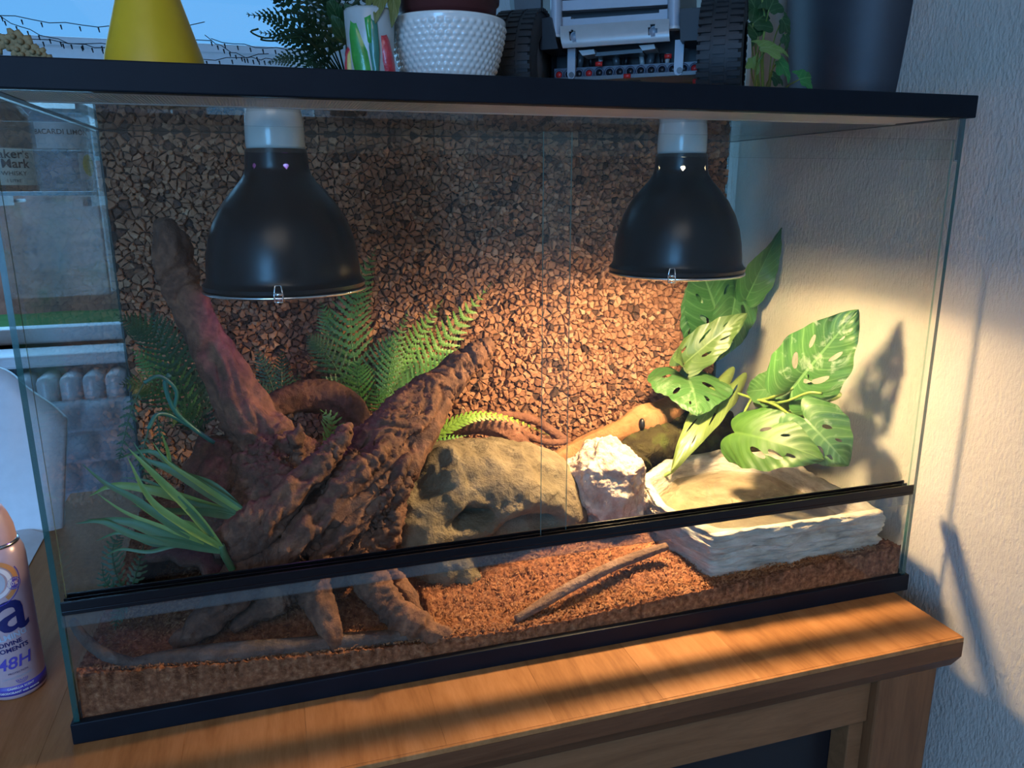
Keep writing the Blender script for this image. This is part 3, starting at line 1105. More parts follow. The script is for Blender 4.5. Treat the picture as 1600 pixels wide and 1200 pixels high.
# ------------------------------------------------------------------ heat lamps
def heat_lamp(c, label, hole_phase, clip_ang, power, color, bulb_col, bulb_str):
    R = .084
    zr = c[2]
    t = thing('heat_lamp', label, 'lamp', (c[0], c[1], zr), 'hanging heat lamps')
    prof = [(.0835, .000), (.0870, .003), (.0875, .007), (.0845, .010), (.0825, .014), (.0822, .022), (.0805, .038), (.0770, .056), (.0705, .074), (.0610, .091), (.0495, .105), (.0405, .115), (.0352, .123), (.0338, .1275), (.0336, .1287), (.0335, .1299), (.0334, .1311), (.0333, .1323), (.0333, .1335), (.0332, .1347), (.0328, .141), (.0320, .1485), (.0, .1485)]
    def vent(row, k):
        if not 0 <= row < 6: return False
        h = (1.0, 2.0, 2.6, 2.6, 2.0, 1.0)[row]
        d = (k * 2 + 1 - hole_phase) % 60
        return min(d, 60 - d) / 2 < h

    def skip(i, k):
        return vent(i - 13, k)
    m = MB()
    m.lathe(prof, (c[0], c[1], zr), 180, skip=skip)
    m.build('dome', M['black_dome'], t, True, 40)
    inner = [(r - .0010, z) for r, z in prof[3:20]]
    m = MB()
    m.lathe(inner, (c[0], c[1], zr), 180, skip=lambda i, k: vent(i - 10, k))
    m.build('reflector', M['dome_inside'], t, True, 40)
    m = MB()
    m.lathe([(.0865, -.0022), (.0880, -.0012), (.0882, .0005), (.0865, .0012), (.0830, .0005), (.0830, -.0018), (.0865, -.0022)], (c[0], c[1], zr), 96)
    m.build('rim', M['chrome'], t)
    m = MB()
    m.lathe([(.0, .1485), (.0300, .1486), (.0308, .152), (.0306, .170), (.0296, .182), (.0278, .191), (.0245, .1965), (.018, .1985), (0, .199)], (c[0], c[1], zr), 48)
    m.build('socket', M['ceramic'], t)
    m = MB()
    m.tube([(c[0], c[1], zr + .198), (c[0], c[1], .6045)], .004, 8)
    m.build('hanger', M['chrome'], t)
    for ca in (clip_ang, clip_ang + 180):
        a = math.radians(ca)
        ux = V((math.cos(a), math.sin(a), 0)); uy = V((-math.sin(a), math.cos(a), 0))
        m = MB()
        o_ = V((c[0], c[1], zr)) + ux * .0885
        for sgn in (-1, 1):
            m.tube([o_ + uy * .0042 * sgn + V((0, 0, -.004)), o_ + uy * .0042 * sgn + V((0, 0, .004)), o_ + uy * .003 * sgn - ux * .002 + V((0, 0, .0125)), o_ - ux * .003 + V((0, 0, .0128))], .0009, 6)
        m.tube([o_ - uy * .0042 + V((0, 0, .004)), o_ + uy * .0042 + V((0, 0, .004))], .0018, 6)
        m.tube([o_ - uy * .0042 + V((0, 0, -.004)), o_ + uy * .0042 + V((0, 0, -.004))], .0009, 6)
        m.build('clip', M['chrome'], t)
    bm_ = bulb_mat('glowing_bulb_' + ('violet' if bulb_col[2] > bulb_col[0] else 'warm'), bulb_col, bulb_str)
    m = MB()
    m.lathe([(0, .020), (.022, .0205), (.0285, .024), (.030, .030), (.027, .045), (.019, .068), (.0135, .085), (.0135, .118), (0, .118)], (c[0], c[1], zr), 32)
    m.build('bulb', bm_, t)
    l = bpy.data.lights.new('lamp_light', 'AREA')
    l.shape = 'DISK'
    l.size = .06
    l.energy = power
    l.color = color
    o = bpy.data.objects.new('lamp_light', l)
    COL.objects.link(o)
    o.parent = t
    o.location = (0, 0, .014)
    g = bpy.data.lights.new('lamp_glow', 'POINT')      # what the frosted bulb sends out sideways
    g.shadow_soft_size = .022
    g.energy = power * .85
    g.color = color
    o = bpy.data.objects.new('lamp_glow', g)
    COL.objects.link(o)
    o.parent = t
    o.location = (0, 0, .009)
    return t


LL = at(447, 450, .155)
LR = at(1056, 425, .165)
heat_lamp(LL, 'left black dome heat lamp above the driftwood, violet vent holes', 285, -96, UV_POWER, UV_COLOR, (0.45, 0.15, 1.0), 3.0)
heat_lamp(LR, 'right black dome heat lamp above the white rock, glowing warm white', 245, -122, BASK_POWER, BASK_COLOR, (1.0, 0.80, 0.55), 30.0)


# ------------------------------------------------------------------ driftwood
def px_tube(mb, pts, seg=16, n=None, ridge=.22, rf=5, seed=0, cap=True, skel=None):
    """pts: (u, v, depth y, radius in photograph pixels at that depth) -> a gnarled tube"""
    P = [at(u, v, y) for u, v, y, r in pts]
    R = [r * ppm(p) for (u, v, y, r), p in zip(pts, P)]
    n = n or max(12, int(sum((P[i + 1] - P[i]).length for i in range(len(P) - 1)) / .006))
    C_ = catmull(P, n)
    RR = lerp_list(R, n)

    def fn(t, a, p):
        g = noise.noise(V((math.cos(a) * rf * .5, math.sin(a) * rf * .5, t * 3 + seed * 7)))
        g2 = noise.noise(V((math.cos(a) * rf, math.sin(a) * rf, t * 7 + seed * 13)))
        return 1 + ridge * g + ridge * .6 * g2
    mb.tube(C_, RR, seg, fn=fn, cap=cap)
    if skel is not None:
        for i in range(n - 1): skel.append((C_[i], (C_[i + 1] - C_[i]).normalized()))


def fibre_displace(me, skel, amp, f, stretch=.12, amp2=0, f2=0, carve=(), sharp=1.0):
    co_, no_ = mesh_arrays(me)
    K = np.array([list(p) for p, d in skel])
    T = np.array([list(d) for p, d in skel])
    out = co_.copy()
    for s0 in range(0, len(co_), 4000):
        blk = co_[s0:s0 + 4000]
        d2 = ((blk[:, None, :] - K[None]) ** 2).sum(2)
        w = 1 / (d2 + 1e-5) ** 2
        tt = (w[:, :, None] * T[None]).sum(1)
        tt /= np.linalg.norm(tt, axis=1)[:, None] + 1e-9
        along = (blk * tt).sum(1)
        q = blk - tt * along[:, None] * (1 - stretch)
        for k in range(len(blk)):
            a = noise.noise(V(q[k] * f))
            b = noise.noise(V(q[k] * f * 2.3))
            e = (1 - 2 * abs(a)) * .6 + b * .4
            if amp2: e += amp2 / amp * noise.noise(V(blk[k] * f2))
            out[s0 + k] += no_[s0 + k] * amp * e
    gd = np.array((at(400, 880, .08) - at(590, 700, .12)).normalized())     # the run of the grain
    for c, r, dep in carve:
        e_ = co_ - np.array(c)
        al = e_ @ gd
        d = np.sqrt(np.maximum(0, (e_ ** 2).sum(1) - .84 * al ** 2)) / r
        w = np.clip(1 - d, 0, 1)
        w = w * w * (3 - 2 * w)
        out -= no_ * (w * dep)[:, None]
    out[:, 1] = np.clip(out[:, 1], .0068, .474)
    out[:, 2] = np.maximum(out[:, 2], .014)
    me.vertices.foreach_set('co', out.ravel())
    me.update()


dw = thing('driftwood_root', 'large gnarled brown driftwood root with two raised limbs behind the front glass', 'driftwood', (.22, .1, .06))
m = MB()
sk = []
# tall limb, leaning left
px_tube(m, [(258, 348, .23, 9), (266, 380, .23, 20), (284, 440, .23, 24), (316, 520, .22, 25), (350, 590, .21, 29), (390, 660, .20, 36), (430, 720, .18, 52)], ridge=.30, seed=1, skel=sk)
px_tube(m, [(296, 470, .215, 7), (330, 545, .205, 12), (375, 625, .19, 16), (420, 690, .175, 24), (440, 730, .165, 22)], ridge=.3, seed=2, skel=sk)
# right limb
px_tube(m, [(766, 536, .25, 7), (745, 552, .25, 17), (715, 580, .24, 21), (680, 612, .22, 27), (640, 655, .19, 37), (600, 700, .165, 46), (560, 750, .14, 54), (520, 790, .13, 58)], ridge=.30, seed=3, skel=sk)
px_tube(m, [(690, 625, .205, 12), (655, 680, .17, 22), (625, 730, .14, 28), (605, 775, .12, 30), (600, 815, .11, 26), (570, 860, .10, 30)], ridge=.35, seed=4, skel=sk)
# trunk
px_tube(m, [(420, 700, .18, 52), (440, 750, .16, 66), (450, 800, .145, 76), (440, 850, .13, 74)], ridge=.25, seed=5, skel=sk)
px_tube(m, [(560, 740, .15, 48), (540, 800, .13, 62), (520, 850, .12, 64), (490, 895, .11, 50)], ridge=.3, seed=6, skel=sk)
px_tube(m, [(345, 690, .20, 30), (340, 740, .19, 44), (350, 800, .17, 52), (380, 860, .14, 50)], ridge=.25, seed=7, skel=sk)
# slanted plates on the front
px_tube(m, [(548, 662, .135, 3), (528, 690, .12, 11), (490, 735, .10, 17), (450, 782, .085, 20), (405, 830, .075, 22), (360, 862, .075, 14)], ridge=.4, seed=8, skel=sk)
px_tube(m, [(610, 690, .14, 5), (578, 722, .11, 13), (530, 770, .088, 19), (480, 830, .07, 24), (430, 880, .065, 22), (390, 900, .07, 14)], ridge=.45, seed=9, skel=sk)
px_tube(m, [(640, 710, .13, 6), (596, 768, .095, 15), (545, 815, .078, 20), (500, 870, .062, 24), (470, 905, .065, 20)], ridge=.45, seed=10, skel=sk)
px_tube(m, [(480, 735, .12, 6), (435, 782, .092, 15), (400, 812, .08, 21), (372, 830, .076, 22), (348, 846, .08, 12)], ridge=.3, seed=11, skel=sk)
px_tube(m, [(600, 800, .10, 20), (590, 850, .09, 26), (560, 890, .08, 26)], ridge=.4, seed=12, skel=sk)
# knobs
px_tube(m, [(450, 718, .15, 16), (462, 690, .142, 11), (469, 656, .138, 3)], ridge=.3, seed=13, skel=sk)
px_tube(m, [(500, 740, .125, 14), (522, 705, .118, 10), (540, 676, .116, 4)], ridge=.3, seed=14, skel=sk)
px_tube(m, [(630, 640, .19, 12), (618, 622, .19, 8)], ridge=.3, seed=15, skel=sk)
px_tube(m, [(600, 790, .10, 10), (628, 768, .10, 8), (640, 745, .11, 3)], ridge=.4, seed=25, skel=sk)
# legs and roots
px_tube(m, [(470, 880, .085, 30), (488, 925, .055, 22), (508, 965, .035, 16), (522, 1000, .020, 13), (530, 1020, .016, 10)], ridge=.3, seed=16, skel=sk)
px_tube(m, [(560, 870, .085, 28), (585, 915, .06, 22), (618, 955, .035, 19), (655, 980, .022, 19), (700, 1000, .016, 14)], ridge=.3, seed=17, skel=sk)
px_tube(m, [(595, 880, .10, 18), (620, 915, .08, 14), (645, 945, .06, 9), (660, 965, .05, 6)], ridge=.3, seed=18, skel=sk)
px_tube(m, [(420, 860, .10, 36), (385, 905, .075, 30), (345, 950, .055, 24), (300, 990, .05, 16), (270, 1010, .05, 8)], ridge=.4, seed=19, skel=sk)
px_tube(m, [(470, 870, .10, 34), (450, 915, .075, 26), (410, 950, .065, 16), (360, 985, .06, 8)], ridge=.4, seed=20, skel=sk)
me = remesh(m, .0026, 1)
carve = []
hit = hitter(me)
for u, v, y, r, dp in ((590, 768, .08, 14, .02), (568, 690, .10, 12, .012), (642, 690, .13, 12, .012), (610, 745, .085, 12, .016), (415, 855, .07, 12, .018), (500, 810, .06, 9, .014), (470, 800, .07, 8, .012), (555, 850, .06, 12, .016), (690, 615, .18, 8, .008), (660, 640, .16, 9, .01), (530, 865, .05, 12, .016), (438, 820, .07, 9, .014), (390, 690, .15, 8, .01), (600, 815, .08, 12, .02), (580, 800, .08, 10, .016)):
    p = hit(u, v, y)
    carve.append((p, r * ppm(p) * 1.45, dp * .8))
# long dark grooves between the flutes of the tall limb
for (u0, v0, y0), (u1, v1, y1) in (((322, 545, .185), (440, 705, .13)), ((420, 850, .07), (520, 740, .09)), ((455, 890, .05), (560, 790, .06)), ((440, 700, .12), (500, 770, .10))):
    for k in range(16):
        p = hit(u0 + (u1 - u0) * k / 15, v0 + (v1 - v0) * k / 15, y0 + (y1 - y0) * k / 15)
        carve.append((p, .011, .0045))
fibre_displace(me, sk, .0062, 30, .09)
fibre_displace(me, sk, .0042, 70, .13, .003, 40, carve)
place_mesh(me, 'root', M['driftwood'], dw)

# the arched root behind it
ar_ = thing('arched_root', 'arched reddish root standing behind the tall driftwood limb', 'driftwood', tuple(at(480, 660, .32)))
m = MB(); sk = []
px_tube(m, [(380, 672, .30, 15), (408, 646, .31, 17), (440, 628, .32, 20), (480, 618, .33, 23), (520, 622, .33, 23), (546, 644, .33, 24), (560, 676, .33, 26), (575, 720, .33, 26)], ridge=.25, seed=31, skel=sk)
px_tube(m, [(560, 665, .34, 12), (600, 655, .35, 13), (650, 640, .36, 10)], ridge=.25, seed=32, skel=sk)
me = remesh(m, .003, 1)
fibre_displace(me, sk, .0036, 80, .12)
place_mesh(me, 'root', M['driftwood'], ar_)

# curved bark at the left
bk = thing('bark_half_tube', 'dark curved cork bark half tube lying behind the grass plant', 'bark', tuple(at(265, 900, .12)))
m = MB()
vs, fs = [], []
na, nl = 30, 40
A, B = at(170, 870, .20), at(395, 780, .30)
cA = V((.085, .10, .045)); cB = V((.16, .33, .055))
for layer in range(2):
    for j in range(nl + 1):
        c_ = cA.lerp(cB, j / nl)
        dv = (cB - cA).normalized()
        sdv = dv.cross(V((0, 0, 1))).normalized()
        for i in range(na + 1):
            a = math.radians(-12 + 204 * i / na)
            r = (.076 + .006 * layer) * (1 + .08 * noise.noise(V((i * .25, j * .12, 4)))) + .0025 * noise.noise(V((i * 1.3, j * .35, 9)))
            ee = .012 * noise.noise(V((i * .5, 3, 7 + (j > nl / 2) * 5)))
            vs.append(c_ + dv * (ee if j in (0, nl) else 0) + sdv * math.cos(a) * r * .85 + V((0, 0, math.sin(a) * r * 1.15)))
W_ = na + 1
for layer in range(2):
    o_ = layer * (nl + 1) * W_
    for j in range(nl):
        for i in range(na):
            k = o_ + j * W_ + i
            q = (k, k + 1, k + W_ + 1, k + W_)
            fs.append(q if layer else q[::-1])
L0 = (nl + 1) * W_
for i in range(na):
    fs.append((i, i + 1, i + 1 + L0, i + L0)); k = nl * W_ + i; fs.append((k + 1, k, k + L0, k + 1 + L0))
for j in range(nl):
    k = j * W_; fs.append((k + W_, k, k + L0, k + W_ + L0)); k = j * W_ + na; fs.append((k, k + W_, k + W_ + L0, k + L0))
m.add(vs, fs)
tag(m.build('bark', M['dark_bark'], bk))


def wood_piece(name, label, tubes, mat, voxel=.002, amp=.0012, f=110, cat='wood'):
    P = [at(t[0][0], t[0][1], t[0][2]) for t in tubes]
    t_ = thing(name, label, cat, tuple(P[0]))
    m = MB(); sk = []
    for i, tb in enumerate(tubes): px_tube(m, tb, ridge=.18, seed=40 + i + len(label), skel=sk)
    me = remesh(m, voxel, 1)
    fibre_displace(me, sk, amp, f, .12)
    return place_mesh(me, 'wood', mat, t_)


wood_piece('pale_branch', 'smooth pale tan branch with a knot hole behind the white rock', [[(848, 740, .30, 12), (880, 716, .31, 17), (930, 690, .33, 17), (975, 674, .345, 20), (1004, 660, .355, 27), (1030, 652, .38, 26), (1075, 630, .42, 22)]], M['branch'], .0022, .001, 70, 'branch')
p = at(1001, 662, .33)
m = MB()
m.sphere(p + V((0, -.004, 0)), .0085, 2, (.62, .8, 1.25))
kn = bpy.data.objects['pale_branch']
m.build('knot_hole', M['recess'], kn)
wood_piece('liana_coil', 'reddish banded liana curving behind the cave rock', [[(680, 690, .33, 9), (720, 668, .335, 13), (765, 662, .34, 18), (800, 680, .345, 20), (815, 712, .35, 16), (818, 745, .35, 12)], [(805, 672, .36, 6), (850, 690, .37, 5), (890, 690, .38, 4)], [(700, 672, .37, 5), (760, 650, .38, 6), (830, 655, .39, 6), (885, 690, .40, 7)]], M['liana'], .002, .0016, 120, 'branch')
wood_piece('thin_stick', 'thin brown stick lying on the bedding before the water dish', [[(806, 968, .020, 7), (850, 942, .028, 8), (900, 912, .040, 8), (950, 888, .052, 8), (1000, 868, .062, 8), (1042, 853, .066, 6)]], M['stick'], .0014, .0006, 160, 'stick')
wood_piece('buried_log', 'greyish log half buried along the front glass at left', [[(190, 1042, .020, 8), (260, 1030, .022, 14), (350, 1020, .022, 16), (440, 1013, .022, 16), (540, 1003, .022, 14), (620, 995, .022, 12), (690, 988, .020, 7)]], M['buried'], .002, .0013, 90, 'log')
wood_piece('thin_root', 'thin curved grey root in the front left corner', [[(112, 968, .03, 6), (130, 995, .028, 8), (160, 1020, .024, 9), (200, 1035, .020, 8), (228, 1040, .018, 5)]], M['buried'], .0016, .0008, 120, 'root')

# ------------------------------------------------------------------ rocks
rk = thing('cave_rock', 'sandy brown hollow cave rock in the middle of the terrarium', 'rock', tuple(at(760, 830, .2)))
m = MB()


def blob(mb, u, v, y, ru, rv, dy, rot=0):
    p = at(u, v, y)
    k = ppm(p)
    R_ = Matrix.Rotation(rot, 3, 'Y')
    mb.sphere(p, 1.0, 4, (ru * k, dy, rv * k), rot=R_)


blob(m, 765, 772, .22, 142, 88, .10, .10)
blob(m, 700, 785, .20, 92, 92, .085)
blob(m, 845, 782, .225, 74, 70, .085, .3)
blob(m, 660, 830, .165, 66, 74, .06)
blob(m, 690, 880, .145, 52, 62, .045)
blob(m, 720, 900, .13, 36, 46, .035)
blob(m, 895, 830, .22, 28, 36, .06)
blob(m, 640, 900, .17, 50, 60, .05)
blob(m, 640, 822, .18, 48, 66, .055)
me = remesh(m, .004, 6)
a, nrm = mesh_arrays(me)
hit = hitter(me)
out = a.copy()
for k in range(len(a)):
    p = a[k]
    d = .007 * noise.noise(V(p * 13)) + .005 * noise.noise(V((p[0] * 20, p[1] * 20, p[2] * 55))) + .0032 * noise.fractal(V(p * 70), .8, 2.1, 4)
    out[k] += nrm[k] * d
for u, v, y, r, dp in ((668, 738, .13, 36, .016), (655, 755, .12, 26, .012), (742, 812, .10, 20, .06), (724, 822, .10, 14, .05), (762, 806, .105, 12, .04), (745, 700, .17, 22, .010), (790, 706, .18, 24, .012), (690, 712, .17, 14, .010), (720, 703, .17, 14, .010), (835, 838, .14, 46, .05), (800, 850, .13, 36, .04), (868, 832, .15, 26, .045), (740, 760, .12, 30, .006), (850, 735, .17, 20, .01), (870, 742, .17, 22, .01)):
    p = hit(u, v, y)
    d = np.linalg.norm((a - np.array(p)) * np.array([1, .6, 1]), axis=1) / (r * ppm(p) * 1.4)
    w = np.clip(1 - d, 0, 1)
    w = w * w * (3 - 2 * w)
    out -= nrm * (w * dp)[:, None]
out[:, 2] = np.maximum(out[:, 2], .014)
me.vertices.foreach_set('co', out.ravel())
place_mesh(me, 'rock', M['rock'], rk)

wr_ = thing('white_rock', 'rough whitish limestone chunk beside the cave rock', 'rock', tuple(at(950, 800, .18)))
bm = bmesh.new()
bmesh.ops.create_icosphere(bm, subdivisions=6, radius=1)
cen = at(950, 758, .185)
k = ppm(cen)
planes = [(V((-.25, -.62, 1)).normalized(), .80), (V((1, -.2, .25)).normalized(), .80), (V((-1, -.3, .2)).normalized(), .84), (V((-.5, -1, .25)).normalized(), .72), (V((.6, -1, -.1)).normalized(), .80), (V((.55, -.3, -1)).normalized(), .92), (V((-.8, -.2, -.55)).normalized(), .80), (V((0.75, 0, .8)).normalized(), .9), (V((-.7, 0, .8)).normalized(), .85)]
for v in bm.verts:
    p = v.co.copy()
    p *= 1.12
    for n_, d_ in planes:
        e = p.dot(n_) - d_
        if e > 0: p -= n_ * e * .92
    q = V((p.x * 68 * k, p.y * .055, p.z * 70 * k))
    w = cen + q
    nn = p.normalized()
    f_ = .004 * noise.noise(w * 40) + .0035 * noise.fractal(w * 110, .8, 2.1, 4) - .0025 * max(0, noise.noise(w * 85 + V((3, 1, 2)))) * 2
    v.co = w + nn * f_
m = MB(); m.bm(bm)
m.build('rock', M['white_rock'], wr_)

ms = thing('mossy_bark', 'dark mossy bark piece behind the white rock', 'bark', tuple(at(1045, 700, .34)))
m = MB(); sk = []
px_tube(m, [(965, 735, .30, 30), (1010, 705, .32, 30), (1060, 690, .34, 30), (1120, 700, .36, 34), (1170, 715, .38, 26)], ridge=.3, seed=61, skel=sk)
px_tube(m, [(1000, 690, .36, 24), (1060, 665, .38, 24), (1130, 660, .40, 26)], ridge=.3, seed=62, skel=sk)
me = remesh(m, .003, 1)
fibre_displace(me, sk, .005, 70, .3)
place_mesh(me, 'bark', M['moss'], ms)

# ------------------------------------------------------------------ water dish
dish = thing('water_dish', 'pale stone-look water dish in the right front corner', 'dish', (.84, .15, .05))
ZT, ZB = .106, .048
cor = [at(1110, 878, .022), V((.975, .018, 0)), V((.982, .27, 0)), V((.90, .31, 0)), V((.79, .295, 0)), V((.715, .235, 0)), V((.690, .13, 0))]
cor = [V((p.x, p.y)) for p in cor]
cc_ = V((.838, .155))
NA = 220


def ray_poly(a):
    d = V((math.cos(a), math.sin(a)))
    best = .05
    for i in range(len(cor)):
        p, q = cor[i], cor[(i + 1) % len(cor)]
        e = q - p
        den = d.x * e.y - d.y * e.x
        if abs(den) < 1e-9: continue
        w = p - cc_
        t = (w.x * e.y - w.y * e.x) / den
        s_ = (w.x * d.y - w.y * d.x) / den
        if t > 0 and -1e-6 <= s_ <= 1 + 1e-6: best = max(best, t)
    return best


rad = [ray_poly(2 * math.pi * i / NA) for i in range(NA)]
rings = []
for w_, z in ((0, .066), (.3, .066), (.55, .067), (.72, .069), (.78, .075), (.83, .086), (.86, .096), (.885, .103), (.905, .1065)):
    rings.append([(cc_.x + math.cos(2 * math.pi * i / NA) * (min(rad[i] * .985, .148 + .6 * (rad[i] - .148)) * w_ * (1 + .02 * noise.noise(V((i * .09, w_ * 2, 1))))), cc_.y + math.sin(2 * math.pi * i / NA) * (min(rad[i] * .985, .148 + .6 * (rad[i] - .148)) * w_), z + .0012 * noise.noise(V((i * .3, w_ * 9, 2)))) for i in range(NA)])
for s_, z in ((.955, .108), (.982, .1072)):
    rings.append([(cc_.x + math.cos(2 * math.pi * i / NA) * rad[i] * s_, cc_.y + math.sin(2 * math.pi * i / NA) * rad[i] * s_, z + .004 * noise.noise(V((i * .25, s_ * 7, 5)))) for i in range(NA)])
for j in range(26):
    t_ = j / 25
    z = ZT - (ZT - ZB) * t_
    ring = []
    for i in range(NA):
        a = 2 * math.pi * i / NA
        x, y = math.cos(a), math.sin(a)
        st = noise.noise(V((x * 3.0 + .3 * math.sin(t_ * 9), y * 3.0, t_ * 11))) * .0065 + noise.noise(V((x * 12, y * 12, t_ * 26))) * .0034 - .004 * max(0, 1 - abs(noise.noise(V((x * 2.2, y * 2.2, t_ * 4.5 + 8)))) * 9)
        r = rad[i] * (1.0 - .03 * t_) + st - (.004 if j == 0 else 0)
        ring.append((cc_.x + x * r, cc_.y + y * r, z + .0025 * noise.noise(V((x * 9, y * 9, 3))) * (1 - t_)))
    rings.append(ring)
m = MB()
vs = [p for r in rings for p in r]
fs = []
for j in range(len(rings) - 1):
    for i in range(NA):
        i2 = (i + 1) % NA
        fs.append((j * NA + i, (j + 1) * NA + i, (j + 1) * NA + i2, j * NA + i2))
fs.append(tuple(((len(rings) - 1) * NA + i) for i in range(NA))[::-1])
m.add(vs, fs)
m.build('bowl', M['dish'], dish)
m = MB()
wv = [(cc_.x + math.cos(2 * math.pi * i / 72) * min(rad[i * NA // 72] * .985, .148 + .6 * (rad[i * NA // 72] - .148)) * .80, cc_.y + math.sin(2 * math.pi * i / 72) * min(rad[i * NA // 72] * .985, .148 + .6 * (rad[i * NA // 72] - .148)) * .80, .0850) for i in range(72)]
m.add(wv, [tuple(range(72))])
m.build('water', M['clear_water'], dish)

# ------------------------------------------------------------------ leaves
def leaf_mesh(mb, base, tip, width, nrm, arch=.12, fold=.15, notch=.16, holes=(), curl=0.0, wave=.03, twist=0.0, point=1.0):
    """a heart-shaped leaf with real holes; base = where the stalk joins, tip = its point"""
    base, tip, nrm = V(base), V(tip), V(nrm)
    ax_ = tip - base
    L = ax_.length
    u_ = ax_ / L
    nrm = (nrm - u_ * nrm.dot(u_)).normalized()
    s_ = u_.cross(nrm)
    NU, NV = 44, 32
    hw = width / 2

    def prof(t):
        return max(0.0, (1 - t ** 2.1) ** (.85 * point)) * (.80 + .20 * math.sin(math.pi * min(1, t * 1.9) * .5))
    grid = {}
    for i in range(NU + 1):
        t = i / NU
        for j in range(NV + 1):
            w = 2 * j / NV - 1
            grid[i, j] = [t, w]
    keep = {}
    for i in range(NU):
        for j in range(NV):
            t, w = (i + .5) / NU, 2 * (j + .5) / NV - 1
            ok = True
            for (hu, hv, ru, rv, an) in holes:
                du, dv = t - hu, (w - hv) * .5
                c_, s2 = math.cos(an), math.sin(an)
                a = (du * c_ + dv * s2) / ru
                b = (-du * s2 + dv * c_) / rv
                if a * a + b * b < 1: ok = False
            keep[i, j] = ok
    for (hu, hv, ru, rv, an) in holes:     # snap the rims of the holes onto their ellipses
        for (i, j), g in grid.items():
            if 0 < i < NU and 0 < j < NV:
                k4 = [keep[i - 1, j - 1], keep[i, j - 1], keep[i - 1, j], keep[i, j]]
                if any(k4) and not all(k4):
                    du, dv = g[0] - hu, (g[1] - hv) * .5
                    c_, s2 = math.cos(an), math.sin(an)
                    a = (du * c_ + dv * s2) / ru
                    b = (-du * s2 + dv * c_) / rv
                    q = math.hypot(a, b)
                    if .3 < q < 2.0:
                        a, b = a / q, b / q
                        g[0] = hu + (a * ru * c_ - b * rv * s2)
                        g[1] = hv + 2 * (a * ru * s2 + b * rv * c_)
    idx, vs, uvs = {}, [], []
    for (i, j), (t, w) in grid.items():
        aw = abs(w)
        pw = prof(t)
        x = w * hw * pw * (1 + wave * math.sin(t * 23 + w * 2) * aw)
        back = notch * L * (math.sin(math.pi * aw ** .8 * .86) * 1.25) * max(0, (1 - t * 1.7)) - .10 * L * aw ** 4 * max(0, 1 - t * 1.5)   # lobes reach behind the stalk
        y = t * L - back
        z = fold * abs(x) - arch * L * (t - .5) ** 2 * 4 + arch * L - curl * hw * aw ** 3 + wave * hw * math.sin(t * 15 + w * 3.2) * aw * 1.6
        z += .012 * hw * math.sin((t * 9 - aw * 2.2) * 6.283) * (0.25 + aw)
        p = base + u_ * y + s_ * x + nrm * z
        if twist:
            a = twist * t
            o_ = base + u_ * y + nrm * (arch * L - arch * L * (t - .5) ** 2 * 4)
            p = o_ + Matrix.Rotation(a, 3, u_) @ (p - o_)
        idx[i, j] = len(vs)
        vs.append(p)
        uvs.append((t, (w + 1) / 2))
    fs = [(idx[i, j], idx[i + 1, j], idx[i + 1, j + 1], idx[i, j + 1]) for i in range(NU) for j in range(NV) if keep[i, j]]
    b = mb.add(vs, fs)
    for k, q in enumerate(uvs): mb.uv[b + k] = q


HS = {
    'a': [(.35, -.45, .075, .020, -.9), (.35, .48, .080, .020, .9), (.55, -.5, .06, .018, -.8), (.56, .45, .065, .018, .8), (.25, .2, .05, .014, .8), (.72, .3, .04, .012, .7)],
    'b': [(.42, .52, .085, .030, .75), (.58, .48, .080, .030, .8), (.72, .42, .05, .022, .8), (.40, -.35, .06, .018, -.8), (.6, -.4, .05, .016, -.8)],
    'c': [(.45, -.5, .10, .018, -.7), (.6, .5, .075, .016, .8), (.35, .45, .06, .02, .8), (.7, -.35, .05, .013, -.8), (.2, -.6, .05, .018, -.6)],
    'd': [(.25, .55, .06, .022, .9), (.4, -.5, .08, .020, -.9), (.55, .5, .07, .018, .9), (.68, -.45, .06, .018, -.8), (.8, .3, .04, .014, .8)],
}


for q in HS: HS[q] = [(u, v * .92, a * 1.3, b * 1.45, c) for u, v, a, b, c in HS[q]]


def leaf(plant, base, tip, wpx, nrm, mat, holes='a', **kw):
    m = MB()
    base, tip = V(base), V(tip)
    leaf_mesh(m, base, tip, wpx * ppm((base + tip) / 2), nrm, holes=HS.get(holes, ()), **kw)
    return m.build('leaf', M[mat], plant)


def stalk(plant, pts, r=.0022, mat='stem', name='stem'):
    m = MB()
    m.tube(catmull(pts, 14), r, 8)
    return m.build(name, M[mat], plant)


vn = thing('monstera_vine', 'artificial vine of pierced green leaves climbing the back right corner', 'plant', tuple(at(1090, 700, .36)))
TC = V((-.35, -1, .25))
leaf(vn, at(1128, 520, .44), at(1085, 395, .43), 118, V((-.2, -1, .1)), 'leaf_dark', 'a', arch=.06)
leaf(vn, at(1150, 440, .42), at(1120, 565, .40), 92, V((.1, -1, .2)), 'leaf_dark', 'd', arch=.08)
leaf(vn, at(1098, 455, .45), at(1080, 560, .44), 70, V((-.3, -1, .1)), 'leaf_dark', 'c', arch=.05)
leaf(vn, at(1166, 468, .40), at(1222, 356, .37), 58, V((-.7, -.9, .1)), 'leaf_dark', 'x', arch=.16, fold=.30, twist=1.1, notch=.06)
leaf(vn, at(1072, 566, .38), at(1168, 489, .34), 66, V((-.3, -.8, .6)), 'leaf_olive', 'c', arch=.06, wave=.05)
leaf(vn, at(1066, 572, .37), at(1052, 560, .34), 50, V((-.3, -.8, .6)), 'leaf_olive', 'x', arch=.10)
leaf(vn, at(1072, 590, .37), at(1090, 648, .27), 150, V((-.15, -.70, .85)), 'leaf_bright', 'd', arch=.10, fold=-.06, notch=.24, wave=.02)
leaf(vn, at(1140, 602, .34), at(1048, 738, .25), 58, V((-.55, -.7, .55)), 'leaf_pale', 'c', arch=.10, fold=.12, curl=.2)
